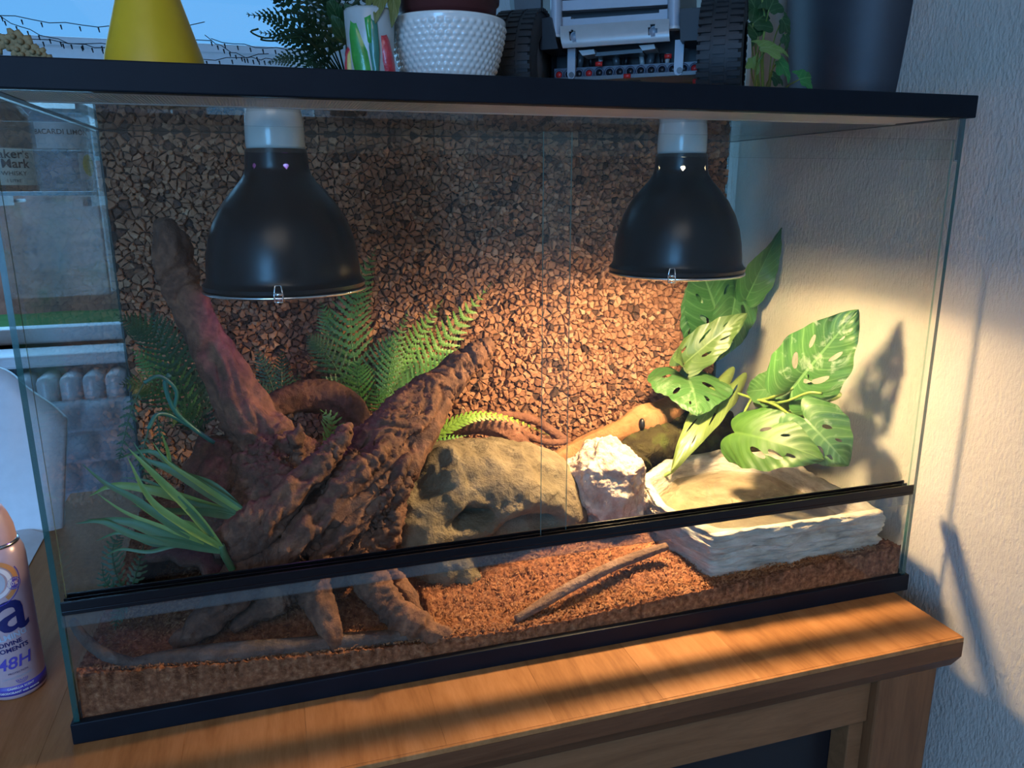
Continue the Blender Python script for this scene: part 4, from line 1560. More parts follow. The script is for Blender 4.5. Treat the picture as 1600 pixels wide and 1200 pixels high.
leaf(vn, at(1150, 690, .36), at(1082, 712, .34), 40, V((0, -.9, .5)), 'leaf_dark', 'x', arch=.06)
leaf(vn, at(1085, 640, .39), at(1010, 735, .36), 40, V((-.3, -.9, .3)), 'fern_dark', 'x', arch=.06)
stalk(vn, [at(1048, 738, .25), at(1030, 748, .255), at(1008, 758, .26)], .0026, 'stem', 'stalk')
stalk(vn, [at(1110, 700, .40), at(1100, 640, .41), at(1085, 570, .42), at(1120, 500, .445), at(1150, 440, .43)], .003)
stalk(vn, [at(1100, 640, .41), at(1080, 605, .39), at(1072, 590, .37)], .002, 'stem', 'stalk')
stalk(vn, [at(1100, 640, .41), at(1130, 620, .37), at(1140, 602, .34)], .002, 'stem', 'stalk')
stalk(vn, [at(1150, 440, .43), at(1160, 455, .41), at(1166, 468, .40)], .002, 'stem', 'stalk')

vb = thing('monstera_cluster', 'cluster of big pierced green leaves above the water dish', 'plant', tuple(at(1180, 640, .30)))
leaf(vb, ax(1238, 607, .93), ax(1341, 484, .972), 128, V((-.75, -.85, .25)), 'leaf_sheen_streaked', 'a', arch=.07, fold=.10)
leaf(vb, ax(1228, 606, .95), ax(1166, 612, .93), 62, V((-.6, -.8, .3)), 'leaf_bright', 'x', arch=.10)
leaf(vb, ax(1288, 630, .968), ax(1176, 630, .945), 62, V((-.5, -.7, .6)), 'leaf_pale', 'x', arch=.05)
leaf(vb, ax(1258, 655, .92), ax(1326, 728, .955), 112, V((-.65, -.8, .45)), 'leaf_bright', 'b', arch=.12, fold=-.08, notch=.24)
leaf(vb, ax(1148, 676, .86), ax(1288, 718, .915), 118, V((-.32, -.92, .42)), 'leaf_lime', 'b', arch=.12, fold=-.10, notch=.09)
leaf(vb, ax(1205, 640, .95), ax(1255, 652, .95), 40, V((-.6, -.8, .3)), 'leaf_dark', 'x', arch=.05)
stalk(vb, [ax(1145, 612, .93), ax(1175, 622, .93), ax(1210, 632, .925), ax(1236, 650, .915), ax(1252, 657, .915)], .0024)
stalk(vb, [ax(1180, 628, .93), ax(1215, 618, .93), ax(1240, 606, .93)], .0024, 'stem', 'stalk')
stalk(vb, [ax(1190, 628, .93), ax(1225, 628, .925), ax(1262, 614, .93), ax(1285, 615, .94)], .0020, 'stem', 'stalk')
stalk(vb, [ax(1175, 622, .93), ax(1160, 650, .89), ax(1152, 668, .865)], .0020, 'stem', 'stalk')
stalk(vb, [ax(1145, 612, .93), ax(1120, 640, .93), ax(1105, 700, .94)], .0026)


# ------------------------------------------------------------------ ferns
def frond(plant, ctrl, wpx, mat, n=24, nrm=(0, -1, .3), droop=.15, teeth=6, ang=.55, pw=.20, peak=.35, tipw=.06, bare=.12):
    P = [V(p) for p in ctrl]
    C_ = catmull(P, 60)
    W0 = wpx * ppm(P[len(P) // 2])
    nrm = V(nrm).normalized()
    m = MB()
    Ltot = sum((C_[i + 1] - C_[i]).length for i in range(59))
    m.tube(C_, [.0011 * (1 - .7 * i / 59) for i in range(60)], 5)
    n = max(7, min(n, int(Ltot * (1 - bare) / (.0085 if teeth > 3 else .006))))
    step = Ltot * (1 - bare) / n
    for k in range(n):
        t = bare + (1 - bare) * (k + .5) / n
        i = min(58, int(t * 59))
        p = C_[i].lerp(C_[i + 1], t * 59 - i)
        T = (C_[min(59, i + 1)] - C_[max(0, i - 1)]).normalized()
        Nn = (nrm - T * nrm.dot(T)).normalized()
        Sd = T.cross(Nn)
        env = (t / peak) ** .6 if t < peak else max(tipw, 1 - ((t - peak) / (1 - peak)) ** 1.25)
        L = W0 * env
        for sg in (-1, 1):
            d = (Sd * sg * math.cos(ang) + T * math.sin(ang)).normalized()
            e = Nn.cross(d).normalized()
            hw = min(step * .46, L * pw * 1.4)
            vs, fs = [], []
            for q in range(teeth * 2 + 1):
                s_ = q / (teeth * 2)
                c_ = p + d * (L * s_) - Nn * (droop * L * s_ * s_) + T * (.10 * L * s_ * s_)
                w = hw * (1 - s_) ** .55 * (1.0 if q % 2 else .42)
                vs += [c_ - e * w + d * (.25 * w if q % 2 else 0), c_ + Nn * (.15 * hw * (1 - s_)), c_ + e * w + d * (.25 * w if q % 2 else 0)]
            for q in range(teeth * 2):
                a = q * 3
                fs += [(a, a + 3, a + 4, a + 1), (a + 1, a + 4, a + 5, a + 2)]
            m.add(vs, fs)
    return m.build('frond', M[mat], plant, smooth=False)


f1 = thing('dark_fern', 'dark green fern behind the tall driftwood limb at left', 'fern', tuple(at(310, 720, .33)))
B_ = at(318, 680, .33)
for tip, mid, w, mt in (((180, 490, .27), (250, 540, .29), 42, 'fern_dark'), ((232, 480, .36), (280, 560, .35), 46, 'fern_dark'), ((290, 500, .38), (305, 580, .36), 44, 'fern_dark'),
                        ((185, 600, .24), (245, 610, .28), 40, 'fern_dark'), ((205, 545, .30), (260, 590, .31), 40, 'fern_mid'), ((330, 560, .40), (325, 620, .37), 34, 'fern_dark'), ((250, 650, .25), (285, 650, .29), 34, 'fern_dark')):
    frond(f1, [B_, at(*mid), at(*tip)], w, mt, 20, (-.2, -1, .5))
f1b = thing('hanging_teal_fern', 'bluish green stemmed fern drooping by the left pane', 'fern', tuple(at(335, 695, .17)))
J = at(262, 620, .15)
for pts, r_ in (([(338, 694, .18), (300, 668, .17), (272, 640, .155), (258, 600, .15), (265, 585, .15)], .0026), ([(300, 668, .17), (268, 650, .155), (245, 648, .14), (232, 670, .13)], .0022), ([(272, 640, .155), (275, 610, .15), (250, 588, .14), (225, 598, .13)], .0020)):
    stalk(f1b, [at(*q) for q in pts], r_, 'teal_stem')
for pts, w in (([(225, 598, .13), (205, 640, .12), (190, 700, .11), (186, 720, .11)], 16), ([(232, 670, .13), (222, 720, .12), (238, 770, .12)], 15), ([(245, 648, .14), (250, 690, .14), (242, 735, .14)], 14)):
    frond(f1b, [at(*q) for q in pts], w, 'fern_dark', 16, (-.1, -1, .2), teeth=3)

f2 = thing('tall_fern', 'tall green fern reaching up under the left heat lamp', 'fern', tuple(at(570, 660, .40)))
for tip, mid, w, mt in (((588, 385, .45), (548, 500, .43), 44, 'fern_mid'), ((478, 520, .40), (515, 560, .40), 34, 'fern_dark'), ((500, 470, .44), (530, 540, .43), 40, 'fern_mid'), ((498, 600, .36), (530, 610, .38), 30, 'fern_dark'), ((560, 560, .36), (560, 600, .38), 36, 'fern_mid'), ((620, 520, .42), (592, 570, .41), 36, 'fern_mid')):
    frond(f2, [at(572, 655, .40), at(*mid), at(*tip)], w, mt, 21, (0, -1, .25))
f3 = thing('spreading_fern', 'light green fern spreading behind the right driftwood limb', 'fern', tuple(at(600, 660, .36)))
for tip, mid, w, mt in (((768, 442, .44), (672, 560, .40), 44, 'fern_light'), ((692, 468, .44), (632, 560, .40), 36, 'fern_light'), ((640, 480, .42), (610, 570, .39), 26, 'fern_mid'), ((720, 540, .36), (665, 590, .37), 34, 'fern_light'), ((585, 600, .33), (592, 630, .35), 26, 'fern_mid')):
    frond(f3, [at(600, 655, .37), at(*mid), at(*tip)], w, mt, 21, (0, -1, .25))
f4 = thing('single_fern_frond', 'single bright yellow-green fern frond above the cave rock', 'fern', tuple(at(670, 700, .30)))
frond(f4, [at(660, 706, .30), at(700, 668, .305), at(745, 650, .31), at(800, 655, .32), at(858, 680, .33)], 20, 'fern_yellow', 22, (0, -.8, .9), teeth=2, ang=.85, pw=.3, peak=.2)
frond(f4, [at(655, 712, .29), at(690, 690, .295), at(730, 680, .30)], 15, 'fern_light', 14, (0, -.8, .9), teeth=2, pw=.3)
f5 = thing('small_fern', 'small dark fern below the left heat lamp', 'fern', tuple(at(440, 640, .40)))
for tip, mid, w, mt in (((398, 540, .43), (420, 590, .42), 24, 'fern_dark'), ((440, 545, .44), (440, 590, .42), 24, 'fern_dark'), ((375, 580, .42), (405, 610, .41), 22, 'fern_dark'), ((470, 580, .44), (455, 610, .42), 20, 'fern_dark')):
    frond(f5, [at(440, 645, .41), at(*mid), at(*tip)], w, mt, 16, (0, -1, .3), teeth=3)
f6 = thing('fern_sprig', 'small bright fern sprig under the arched root', 'fern', tuple(at(505, 700, .26)))
frond(f6, [at(500, 700, .25), at(515, 680, .25), at(518, 655, .25), at(500, 640, .26)], 24, 'fern_light', 12, (0, -1, .3), teeth=2)
f7 = thing('low_dark_fern', 'low dark fern against the left pane beside the bark', 'fern', tuple(at(190, 900, .10)))
for pts, w in (([(200, 935, .09), (180, 890, .10), (178, 850, .11), (205, 820, .13)], 22), ([(200, 935, .09), (215, 890, .10), (225, 850, .12)], 18), ([(195, 935, .08), (165, 910, .08), (160, 880, .08)], 16), ([(205, 940, .08), (185, 960, .07), (180, 985, .06)], 16)):
    frond(f7, [at(*q) for q in pts], w, 'fern_dark', 14, (0, -1, .3), teeth=2)

# ------------------------------------------------------------------ grass plant
gp = thing('grass_plant', 'artificial plant of long green blades leaning left beside the driftwood', 'plant', tuple(at(345, 855, .055)))


def blade(plant, pts, wpx, mat):
    C_ = catmull([at(*p) for p in pts], 22)
    m = MB()
    vs, fs = [], []
    for i, p in enumerate(C_):
        t = i / 21
        T = (C_[min(21, i + 1)] - C_[max(0, i - 1)]).normalized()
        e = T.cross(V((.25, -1, .1))).normalized()
        nn = e.cross(T)
        w = wpx * ppm(p) * .5 * max(.03, (math.sin(math.pi * (t * .92 + .08) ** .7)) ** .8)
        vs += [p - e * w + nn * w * .35, p, p + e * w + nn * w * .35]
    for i in range(21):
        a = i * 3
        fs += [(a, a + 3, a + 4, a + 1), (a + 1, a + 4, a + 5, a + 2)]
    m.add(vs, fs)
    return m.build('blade', M[mat], plant)


for pts, w, mt in (
    ([(345, 855, .055), (300, 800, .05), (245, 745, .05), (200, 700, .055)], 17, 'blade_yellow'),
    ([(345, 855, .055), (290, 822, .045), (235, 780, .045), (198, 712, .05)], 15, 'blade_yellow'),
    ([(345, 858, .055), (280, 828, .05), (215, 782, .055), (165, 755, .06), (128, 725, .07)], 14, 'blade_dark'),
    ([(345, 860, .055), (270, 842, .05), (200, 815, .055), (135, 812, .06)], 22, 'blade_dark'),
    ([(348, 858, .06), (285, 850, .05), (215, 838, .05), (160, 815, .055), (118, 818, .06)], 16, 'blade_dark'),
    ([(388, 806, .085), (330, 770, .09), (270, 735, .10), (212, 712, .11)], 22, 'blade_dark'),
    ([(388, 808, .085), (320, 790, .09), (250, 768, .09), (180, 758, .10), (140, 775, .10)], 20, 'blade_yellow'),
    ([(388, 806, .085), (335, 760, .095), (285, 740, .10), (235, 705, .11), (178, 718, .12)], 15, 'blade_dark'),
    ([(266, 728, .10), (262, 705, .10), (252, 675, .10)], 7, 'blade_yellow'),
    ([(345, 856, .058), (305, 825, .06), (250, 808, .06), (190, 770, .065)], 18, 'blade_yellow'),
    ([(385, 812, .085), (325, 800, .085), (270, 798, .08), (205, 790, .08)], 16, 'blade_dark'),
    ([(346, 860, .06), (300, 845, .06), (245, 850, .06), (190, 832, .065), (150, 845, .07)], 13, 'blade_dark'),
    ([(345, 856, .056), (310, 812, .05), (262, 762, .05), (225, 716, .055), (208, 690, .058)], 9, 'blade_dark'),
    ([(346, 858, .056), (295, 838, .05), (250, 822, .052), (195, 800, .056), (150, 770, .06)], 10, 'blade_yellow'),
    ([(388, 806, .085), (345, 778, .088), (300, 748, .092), (262, 722, .098), (238, 690, .104)], 10, 'blade_yellow'),
    ([(388, 808, .085), (342, 795, .086), (290, 782, .088), (232, 752, .094), (190, 746, .10)], 9, 'blade_dark'),
    ([(345, 860, .055), (282, 852, .05), (232, 862, .05), (188, 858, .055), (160, 872, .06)], 8, 'blade_dark'),
): blade(gp, pts, w * .82, mt)
stalk(gp, [at(345, 852, .057), at(352, 870, .06), at(372, 905, .07)], .004, 'blade_dark')
stalk(gp, [at(385, 806, .087), at(405, 820, .09), at(420, 850, .10)], .003, 'blade_dark')

# ------------------------------------------------------------------ things standing on the terrarium
ZTOP = .609


def base_at(u, y):                      # a spot on the top pane under a photograph column
    for v in range(60, 260):
        p = at(u, v, y)
        if p.z <= ZTOP + .0005: return V((p.x, y, ZTOP))
    return V((at(u, 140, y).x, y, ZTOP))


# yellow vase
c = base_at(250, .16)
vz = thing('yellow_vase', 'yellow bell-shaped vase standing on the terrarium at left', 'vase', tuple(c))
k = ppm(c)
m = MB()
m.lathe([(0, 0), (70 * k, 0), (76 * k, 3 * k), (78 * k, 12 * k), (76 * k, 36 * k), (70 * k, 70 * k), (58 * k, 110 * k), (46 * k, 150 * k), (36 * k, 190 * k), (30 * k, 220 * k), (33 * k, 236 * k), (30 * k, 236 * k), (26 * k, 216 * k), (0, 210 * k)], tuple(c), 64)
m.build('body', M['yellow_glaze'], vz)

# dried orchid spray at the far left
c = base_at(45, .10)
dr = thing('dried_flower_spray', 'dried yellow-brown flower spray lying on the terrarium edge', 'flower', tuple(c))
rng = random.Random(5)
M['dried'] = mottled('dried_petal', (0.20, 0.14, 0.06), (0.34, 0.25, 0.12), 60, 0.8, 0.4)
m = MB()
sp_ = catmull([at(-30, 64, .10), at(0, 72, .10), at(40, 76, .10), at(80, 92, .10), at(96, 108, .11)], 16)
m.tube(sp_, .0016, 6)
m.build('stem', M['dried'], dr)
for i, (u, v, r) in enumerate(((-5, 72, 9), (12, 66, 9), (22, 58, 9), (34, 66, 11), (28, 78, 9), (44, 74, 10), (52, 82, 9), (62, 84, 8), (72, 92, 7), (36, 86, 8))):
    m = MB()
    p = at(u, v, .098)
    for q in range(5):
        a = q * 1.257 + i
        m.sphere(p + V((math.cos(a) * r * .0004, -.001, math.sin(a) * r * .0004)), r * .00048, 1, (1.2, .35, .8), rot=Matrix.Rotation(-a, 3, 'Y'))
    m.sphere(p + V((0, -.003, 0)), r * .00028, 1)
    m.build('flower', M['dried'], dr)

# dark house fern in a black pot
c = base_at(545, .22)
hf = thing('potted_house_fern', 'dark leafy fern in a glossy black pot on the terrarium', 'plant', tuple(c))
k = ppm(c)
m = MB()
m.lathe([(0, 0), (28 * k, 0), (33 * k, 50 * k), (36 * k, 56 * k), (31 * k, 56 * k), (29 * k, 46 * k), (0, 46 * k)], tuple(c), 40)
m.build('pot', M['black_gloss'], hf)
top = c + V((0, 0, 48 * k))
for tip, mid, w in (((392, -6, .14), (450, 0, .18), 30), ((385, 22, .16), (455, 40, .19), 30), ((405, 50, .18), (465, 66, .20), 26), ((418, 98, .20), (465, 92, .20), 22), ((430, 64, .14), (480, 60, .17), 26), ((430, -40, .22), (490, 10, .22), 40),
                    ((480, -60, .2), (510, 0, .21), 40), ((545, -70, .2), (540, -5, .2), 40), ((600, -50, .24), (575, 0, .23), 36), ((470, 110, .14), (495, 95, .17), 20), ((445, 20, .12), (490, 35, .16), 30), ((500, -30, .13), (515, 20, .16), 34)):
    frond(hf, [top, at(*mid), at(*tip)], w, 'house_fern', 13, (-.1, -1, .3), teeth=3, pw=.28, tipw=.15, bare=.2)
stalk(hf, [top, at(470, 52, .16), at(420, 60, .14), at(392, 50, .13), at(404, 45, .13)], .0009, 'house_fern')
stalk(hf, [top, at(480, 62, .16), at(430, 64, .15), at(408, 62, .14), at(412, 58, .14)], .0009, 'house_fern')
for u, v in ((528, 40), (548, 22), (520, 12), (560, 60)):
    leaf(hf, at(u + 8, v + 18, .16), at(u - 10, v - 18, .15), 30, V((-.1, -1, .2)), 'ivy_dark', 'x')

# painted vase with leaves and red flowers in relief
c = base_at(583, .10)
pv = thing('painted_vase', 'white vase with green leaf and red flower relief', 'vase', tuple(c))
k = ppm(c)
R0 = 36 * k
prf = [(0, 0), (32 * k, 0), (34 * k, 3 * k), (34 * k, 40 * k), (36 * k, 90 * k), (38 * k, 132 * k), (36 * k, 136 * k), (33 * k, 134 * k), (30 * k, 80 * k), (0, 76 * k)]
M['grey_glaze'] = plain('pale_grey_glaze', (0.40, 0.42, 0.40), 0.3)
m = MB(); m.lathe(prf, tuple(c), 48); m.build('body', M['grey_glaze'], pv)
M['relief_green'] = mottled('green_relief_paint', (0.02, 0.22, 0.03), (0.06, 0.36, 0.06), 60, 0.25, 0.2, coat=0.4)
M['relief_dark'] = mottled('teal_relief_paint', (0.02, 0.14, 0.10), (0.05, 0.22, 0.15), 60, 0.3, 0.2, coat=0.4)
M['relief_red'] = mottled('red_relief_paint', (0.45, 0.02, 0.03), (0.60, 0.05, 0.06), 90, 0.3, 0.5, coat=0.4)
M['relief_yellow'] = mottled('yellow_relief_paint', (0.55, 0.42, 0.08), (0.62, 0.52, 0.16), 90, 0.35, 0.4)
front = math.atan2(CP.y - c.y, CP.x - c.x)


def relief(plant, name, mat, pts, th=.0022):     # outline (degrees round from the front, height px) pressed onto the vase wall
    n = len(pts)
    ca = sum(p[0] for p in pts) / n
    cz = sum(p[1] for p in pts) / n
    vs = []
    for sc, d in ((1.0, 0.0), (.8, th * .8), (.35, th * 1.2)):
        for a, z in pts:
            a2, z2 = ca + (a - ca) * sc, cz + (z - cz) * sc
            an = front + math.radians(a2)
            z2 *= 1.3
            r = 34 * k + (z2 / 132) * 4 * k + d - .0006
            vs.append(c + V((math.cos(an) * r, math.sin(an) * r, z2 * k)))
    fs = []
    for q in range(2):
        for i in range(n): fs.append((q * n + i, q * n + (i + 1) % n, (q + 1) * n + (i + 1) % n, (q + 1) * n + i))
    fs.append(tuple(2 * n + i for i in range(n)))
    m = MB(); m.add(vs, fs)
    m.build(name, M[mat], plant)


relief(pv, 'painted_leaf', 'relief_green', [(-58, 78), (-50, 92), (-32, 88), (-8, 56), (4, 20), (8, 2), (-20, 2), (-40, 20), (-54, 50)])
relief(pv, 'painted_leaf', 'relief_dark', [(0, 95), (18, 90), (22, 60), (18, 30), (26, 10), (34, 3), (10, 2), (4, 30), (-4, 60)])
relief(pv, 'painted_leaf', 'relief_green', [(-12, 92), (4, 96), (4, 60), (-6, 66)])
relief(pv, 'painted_flower', 'relief_red', [(26, 74), (42, 76), (64, 50), (82, 16), (62, 12), (44, 22), (30, 46)], .004)
relief(pv, 'painted_flower', 'relief_red', [(-62, 60), (-72, 64), (-84, 40), (-84, 10), (-74, 4), (-66, 20)], .004)
relief(pv, 'painted_flower', 'relief_yellow', [(-60, 58), (-66, 60), (-70, 30), (-66, 6), (-60, 20)], .003)
oy = thing('trailing_yellow_leaf_plant', 'olive yellow leaves hanging over the rim of the painted vase', 'plant', tuple(c + V((0, 0, 78 * k))))
M['leaf_oliveyellow'] = leaf_mat('olive_yellow_leaf', (0.13, 0.15, 0.03), (0.22, 0.22, 0.06), (0.30, 0.30, 0.12), 0.3, nv=5)
leaf(oy, at(600, -20, .09), at(586, 38, .075), 26, V((-.2, -1, .1)), 'leaf_oliveyellow', 'x')
leaf(oy, at(612, -24, .09), at(612, 44, .08), 26, V((.2, -1, .1)), 'leaf_oliveyellow', 'x')
leaf(oy, at(586, -20, .10), at(574, 16, .08), 22, V((-.3, -1, .1)), 'leaf_oliveyellow', 'x')
stalk(oy, [c + V((0, 0, 60 * k)), c + V((0, 0, 118 * k)), at(600, -20, .09), at(612, -24, .09)], .0014)
cb = thing('black_cable', 'loop of thin black cable at the foot of the white pot', 'cable', tuple(base_at(618, .05)))
m = MB(); b0_ = base_at(618, .045)
m.tube(catmull([b0_ + V((-.02, .02, .003)), b0_ + V((-.016, 0, .004)), b0_ + V((-.004, -.006, .014)), b0_ + V((.012, -.004, .018)), b0_ + V((.02, 0, .010)), b0_ + V((.012, .004, .004)), b0_ + V((-.002, .006, .006)), b0_ + V((.026, .02, .003))], 40), .0022, 8)
m.build('cord', M['black_plastic'], cb)

# white hobnail pot with a terracotta coloured pot inside
c = base_at(702, .13)
wp = thing('hobnail_pot', 'white hobnail planter standing in the middle of the terrarium top', 'planter', tuple(c))
k = ppm(c)
pr = [(46, 0), (50, 3), (58, 18), (66, 36), (74, 56), (80, 76), (85, 96), (88, 114), (89, 124)]
ph_ = np.interp(np.linspace(0, 124, 56), [p[1] for p in pr], [p[0] for p in pr])
zz_ = np.linspace(0, 124, 56)


def hob(i, a, r, z):
    if not 2 < i < 53: return 1
    rows = 14
    q = (i - 2) / 51 * rows
    row = int(q)
    n = 46
    s_ = a / (2 * math.pi) * n + .5 * (row % 2)
    d = math.hypot((s_ % 1) - .5, (q % 1) - .5)
    return 1 + .030 * max(0, 1 - (d / .46) ** 2)


m = MB()
m.lathe([(0, .0005)] + [(r * k, z * k) for r, z in zip(ph_, zz_)] + [(88 * k, 126 * k), (85 * k, 126 * k), (84 * k, 123 * k), (60 * k, 50 * k), (0, 34 * k)], tuple(c), 368, fn=hob)
m.build('body', M['hobnail'], wp)
tc = thing('terracotta_plastic_pot', 'terracotta coloured nursery pot set inside the white hobnail planter', 'pot', tuple(c + V((0, 0, 32 * k))))
m = MB()
m.lathe([(0, 36 * k), (44 * k, 36 * k), (70 * k, 134 * k), (74 * k, 136 * k), (75 * k, 150 * k), (79 * k, 151 * k), (81 * k, 178 * k), (77 * k, 178 * k), (71 * k, 146 * k), (0, 142 * k)], tuple(c), 56)
m.build('body', M['terracotta_plastic'], tc)
c2 = base_at(772, .30)
cp_ = thing('clay_pot', 'small red-brown clay pot half hidden behind the white planter', 'pot', tuple(c2))
k2 = ppm(c2)
m = MB(); m.lathe([(0, 0), (16 * k2, 0), (21 * k2, 40 * k2), (23 * k2, 41 * k2), (23 * k2, 48 * k2), (18 * k2, 48 * k2), (0, 40 * k2)], tuple(c2), 32)
M['clay'] = mottled('red_clay', (0.22, 0.08, 0.045), (0.30, 0.12, 0.07), 40, 0.7, 0.2)
m.build('body', M['clay'], cp_)

# toy truck, seen from its bumper end
yl = .20
zt = at(875, 41, yl).z
yr = min((abs(at(1046, 29, .04 + .002 * i).z - zt), .04 + .002 * i) for i in range(90))[1]
TA, TBp = at(875, 41, yl), at(1046, 29, yr)
TUX = V((TBp.x - TA.x, TBp.y - TA.y, 0)).normalized()
TN = V((TUX.y, -TUX.x, 0))               # towards the viewer
TUZ = V((0, 0, 1))


def tp(u, v, d=0):                        # point on the vertical plane d metres behind the bumper
    r = ray(u, v)
    o_ = TA - TN * d
    return CP + r * ((o_ - CP).dot(TN) / r.dot(TN))


tk = thing('toy_truck', 'grey construction-set toy truck with big black tyres', 'toy', tuple(V((tp(980, 110).x, tp(980, 110, .08).y, ZTOP))))


def tprism(name, px, d0, depth, mat, parent=None, mb=None):
    P = [tp(u, v, d0) for u, v in px]
    for p in P: p.z = max(p.z, ZTOP + .003)
    m = mb or MB()
    o_ = P[0]
    m.prism([((p - o_).dot(TUX), (p - o_).z) for p in P][::-1], o_, TUX, TUZ, -TN * depth)
    if mb is None: return m.build(name, M[mat], parent or tk, False)


def wheel(u0, u1, vtop, d, name='wheel'):
    A, B = tp(u0, 90, d), tp(u1, 90, d)
    R_ = .062
    zc = ZTOP + R_ + .0005
    wdt = (B - A).dot(TUX)
    w = MB()
    nseg = 56
    prof = [(R_ * .55, 0), (R_ * .9, .001), (R_ * .985, .004), (R_, .010), (R_, wdt - .010), (R_ * .985, wdt - .004), (R_ * .9, wdt - .001), (R_ * .55, wdt)]
    vs, fs = [], []
    o_ = V((A.x, A.y, zc))
    for i, (r, x) in enumerate(prof):
        for q in range(nseg):
            a = 2 * math.pi * q / nseg
            vs.append(o_ + TUX * x + (-TN * math.cos(a) + TUZ * math.sin(a)) * r)
    for i in range(len(prof) - 1):
        for q in range(nseg):
            fs.append((i * nseg + q, i * nseg + (q + 1) % nseg, (i + 1) * nseg + (q + 1) % nseg, (i + 1) * nseg + q))
    w.add(vs, fs)
    tyre = w.build(name, M['rubber'], tk, True, 40)
    t2 = MB()
    for q in range(44):                   # tread blocks over both shoulders and the middle
        a = 2 * math.pi * q / 44
        for x0, x1, da in ((0.0005, wdt * .30, 0), (wdt * .37, wdt * .63, .07), (wdt * .70, wdt - .0005, 0)):
            e = (-TN * math.cos(a + da) + TUZ * math.sin(a + da))
            s_ = (TN * math.sin(a + da) + TUZ * math.cos(a + da))
            hw = .0026
            c_ = o_ + e * (R_ - .002)
            P = [c_ + TUX * x0 - s_ * hw, c_ + TUX * x1 - s_ * hw, c_ + TUX * x1 + s_ * hw, c_ + TUX * x0 + s_ * hw]
            t2.add(P + [p + e * .0036 for p in P], [(4, 5, 6, 7), (0, 1, 5, 4), (1, 2, 6, 5), (2, 3, 7, 6), (3, 0, 4, 7)])
    t2.build('tread', M['rubber'], tyre, False)
    h_ = MB()
    for x in (.004, wdt - .006):
        c_ = o_ + TUX * x
        h_.tube([c_, c_ + TUX * .002], R_ * .56, 24)
    h_.build('hub', M['dark_grey_plastic'], tyre)
    return tyre


wheel(790, 852, 50, -.002)
wheel(1096, 1163, 40, -.002)
wheel(790, 852, 50, .20)
wheel(1096, 1163, 40, .20)
# body
tprism('cab_body', [(865, -70), (1060, -80), (1060, 20), (865, 32)], .035, .22, 'dark_grey_plastic')
tprism('upper_bar', [(862, 2), (1060, -8), (1060, 6), (862, 18)], .0, .014, 'grey_plastic')
tprism('upper_bar', [(862, -30), (1060, -42), (1060, -16), (862, -6)], .0, .014, 'grey_plastic')
tprism('lower_bar', [(862, 28), (892, 26), (892, 30), (1030, 20), (1030, 15), (1062, 12), (1062, 28), (862, 42)], .002, .012, 'grey_plastic')
for u in (869, 1053):
    p0, p1 = tp(u, 58 if u < 900 else 45, -.002), tp(u, -20, -.002)
    m = MB(); m.tube([p0, p1], .0072, 14); m.build('post', M['grey_plastic'], tk, True, 50)
    m = MB(); m.tube([p0 - TUZ * .001, p0 + TUZ * .002], .0080, 14); m.build('post_cap', M['light_grey_plastic'], tk, True, 50)
# bumper: a curved silver plate with two round openings
m = MB()
P = [tp(875, 41, -.006), tp(1046, 29, -.006), tp(1048, 66, -.006), tp(882, 77, -.006)]
vs, fs = [], []
NB, NC = 48, 14
holes_b = [((899 - 879) / 168, .52), ((1022 - 879) / 168, .52)]
for th in (0, .003):
    for j in range(NC + 1):
        for i in range(NB + 1):
            s_, t_ = i / NB, j / NC
            p = (P[0] * (1 - s_) + P[1] * s_) * (1 - t_) + (P[3] * (1 - s_) + P[2] * s_) * t_
            p += TN * (.010 * math.sin(t_ * 2.2) - th)
            vs.append(p)


def bump_hole(i, j):
    return any(((i + .5) / NB - hx) ** 2 / .036 ** 2 + ((j + .5) / NC - hy) ** 2 / .30 ** 2 < 1 for hx, hy in holes_b)


W2 = NB + 1
for th in range(2):
    o2 = th * W2 * (NC + 1)
    for j in range(NC):
        for i in range(NB):
            if bump_hole(i, j): continue
            q = (o2 + j * W2 + i, o2 + (j + 1) * W2 + i, o2 + (j + 1) * W2 + i + 1, o2 + j * W2 + i + 1)
            fs.append(q if th == 0 else q[::-1])
LB = W2 * (NC + 1)
for i in range(NB):
    fs.append((i, i + 1, i + 1 + LB, i + LB)); q = NC * W2 + i; fs.append((q + 1, q, q + LB, q + 1 + LB))
for j in range(NC):
    q = j * W2; fs.append((q + W2, q, q + LB, q + W2 + LB)); q = j * W2 + NB; fs.append((q, q + W2, q + W2 + LB, q + LB))
m.add(vs, fs)
M['silver_plate'] = plain('silver_grey_plate', (0.42, 0.42, 0.41), 0.28, 0.2)
bp = m.build('bumper', M['silver_plate'], tk, True, 40)
for u, v in ((899, 58), (1022, 50)):
    m = MB()
    a_ = tp(u, v, -.002)
    m.lathe([(0, 0), (.0062, 0), (.0062, .003), (.0045, .003), (.0045, .001), (0, .001)], (0, 0, 0), 20)
    q_ = Matrix(((TUX.x, 0, TN.x), (TUX.y, 0, TN.y), (0, 1, 0)))
    m.v = [tuple(a_ + q_ @ V(x)) for x in m.v]
    m.build('bumper_socket', M['grey_plastic'], bp)
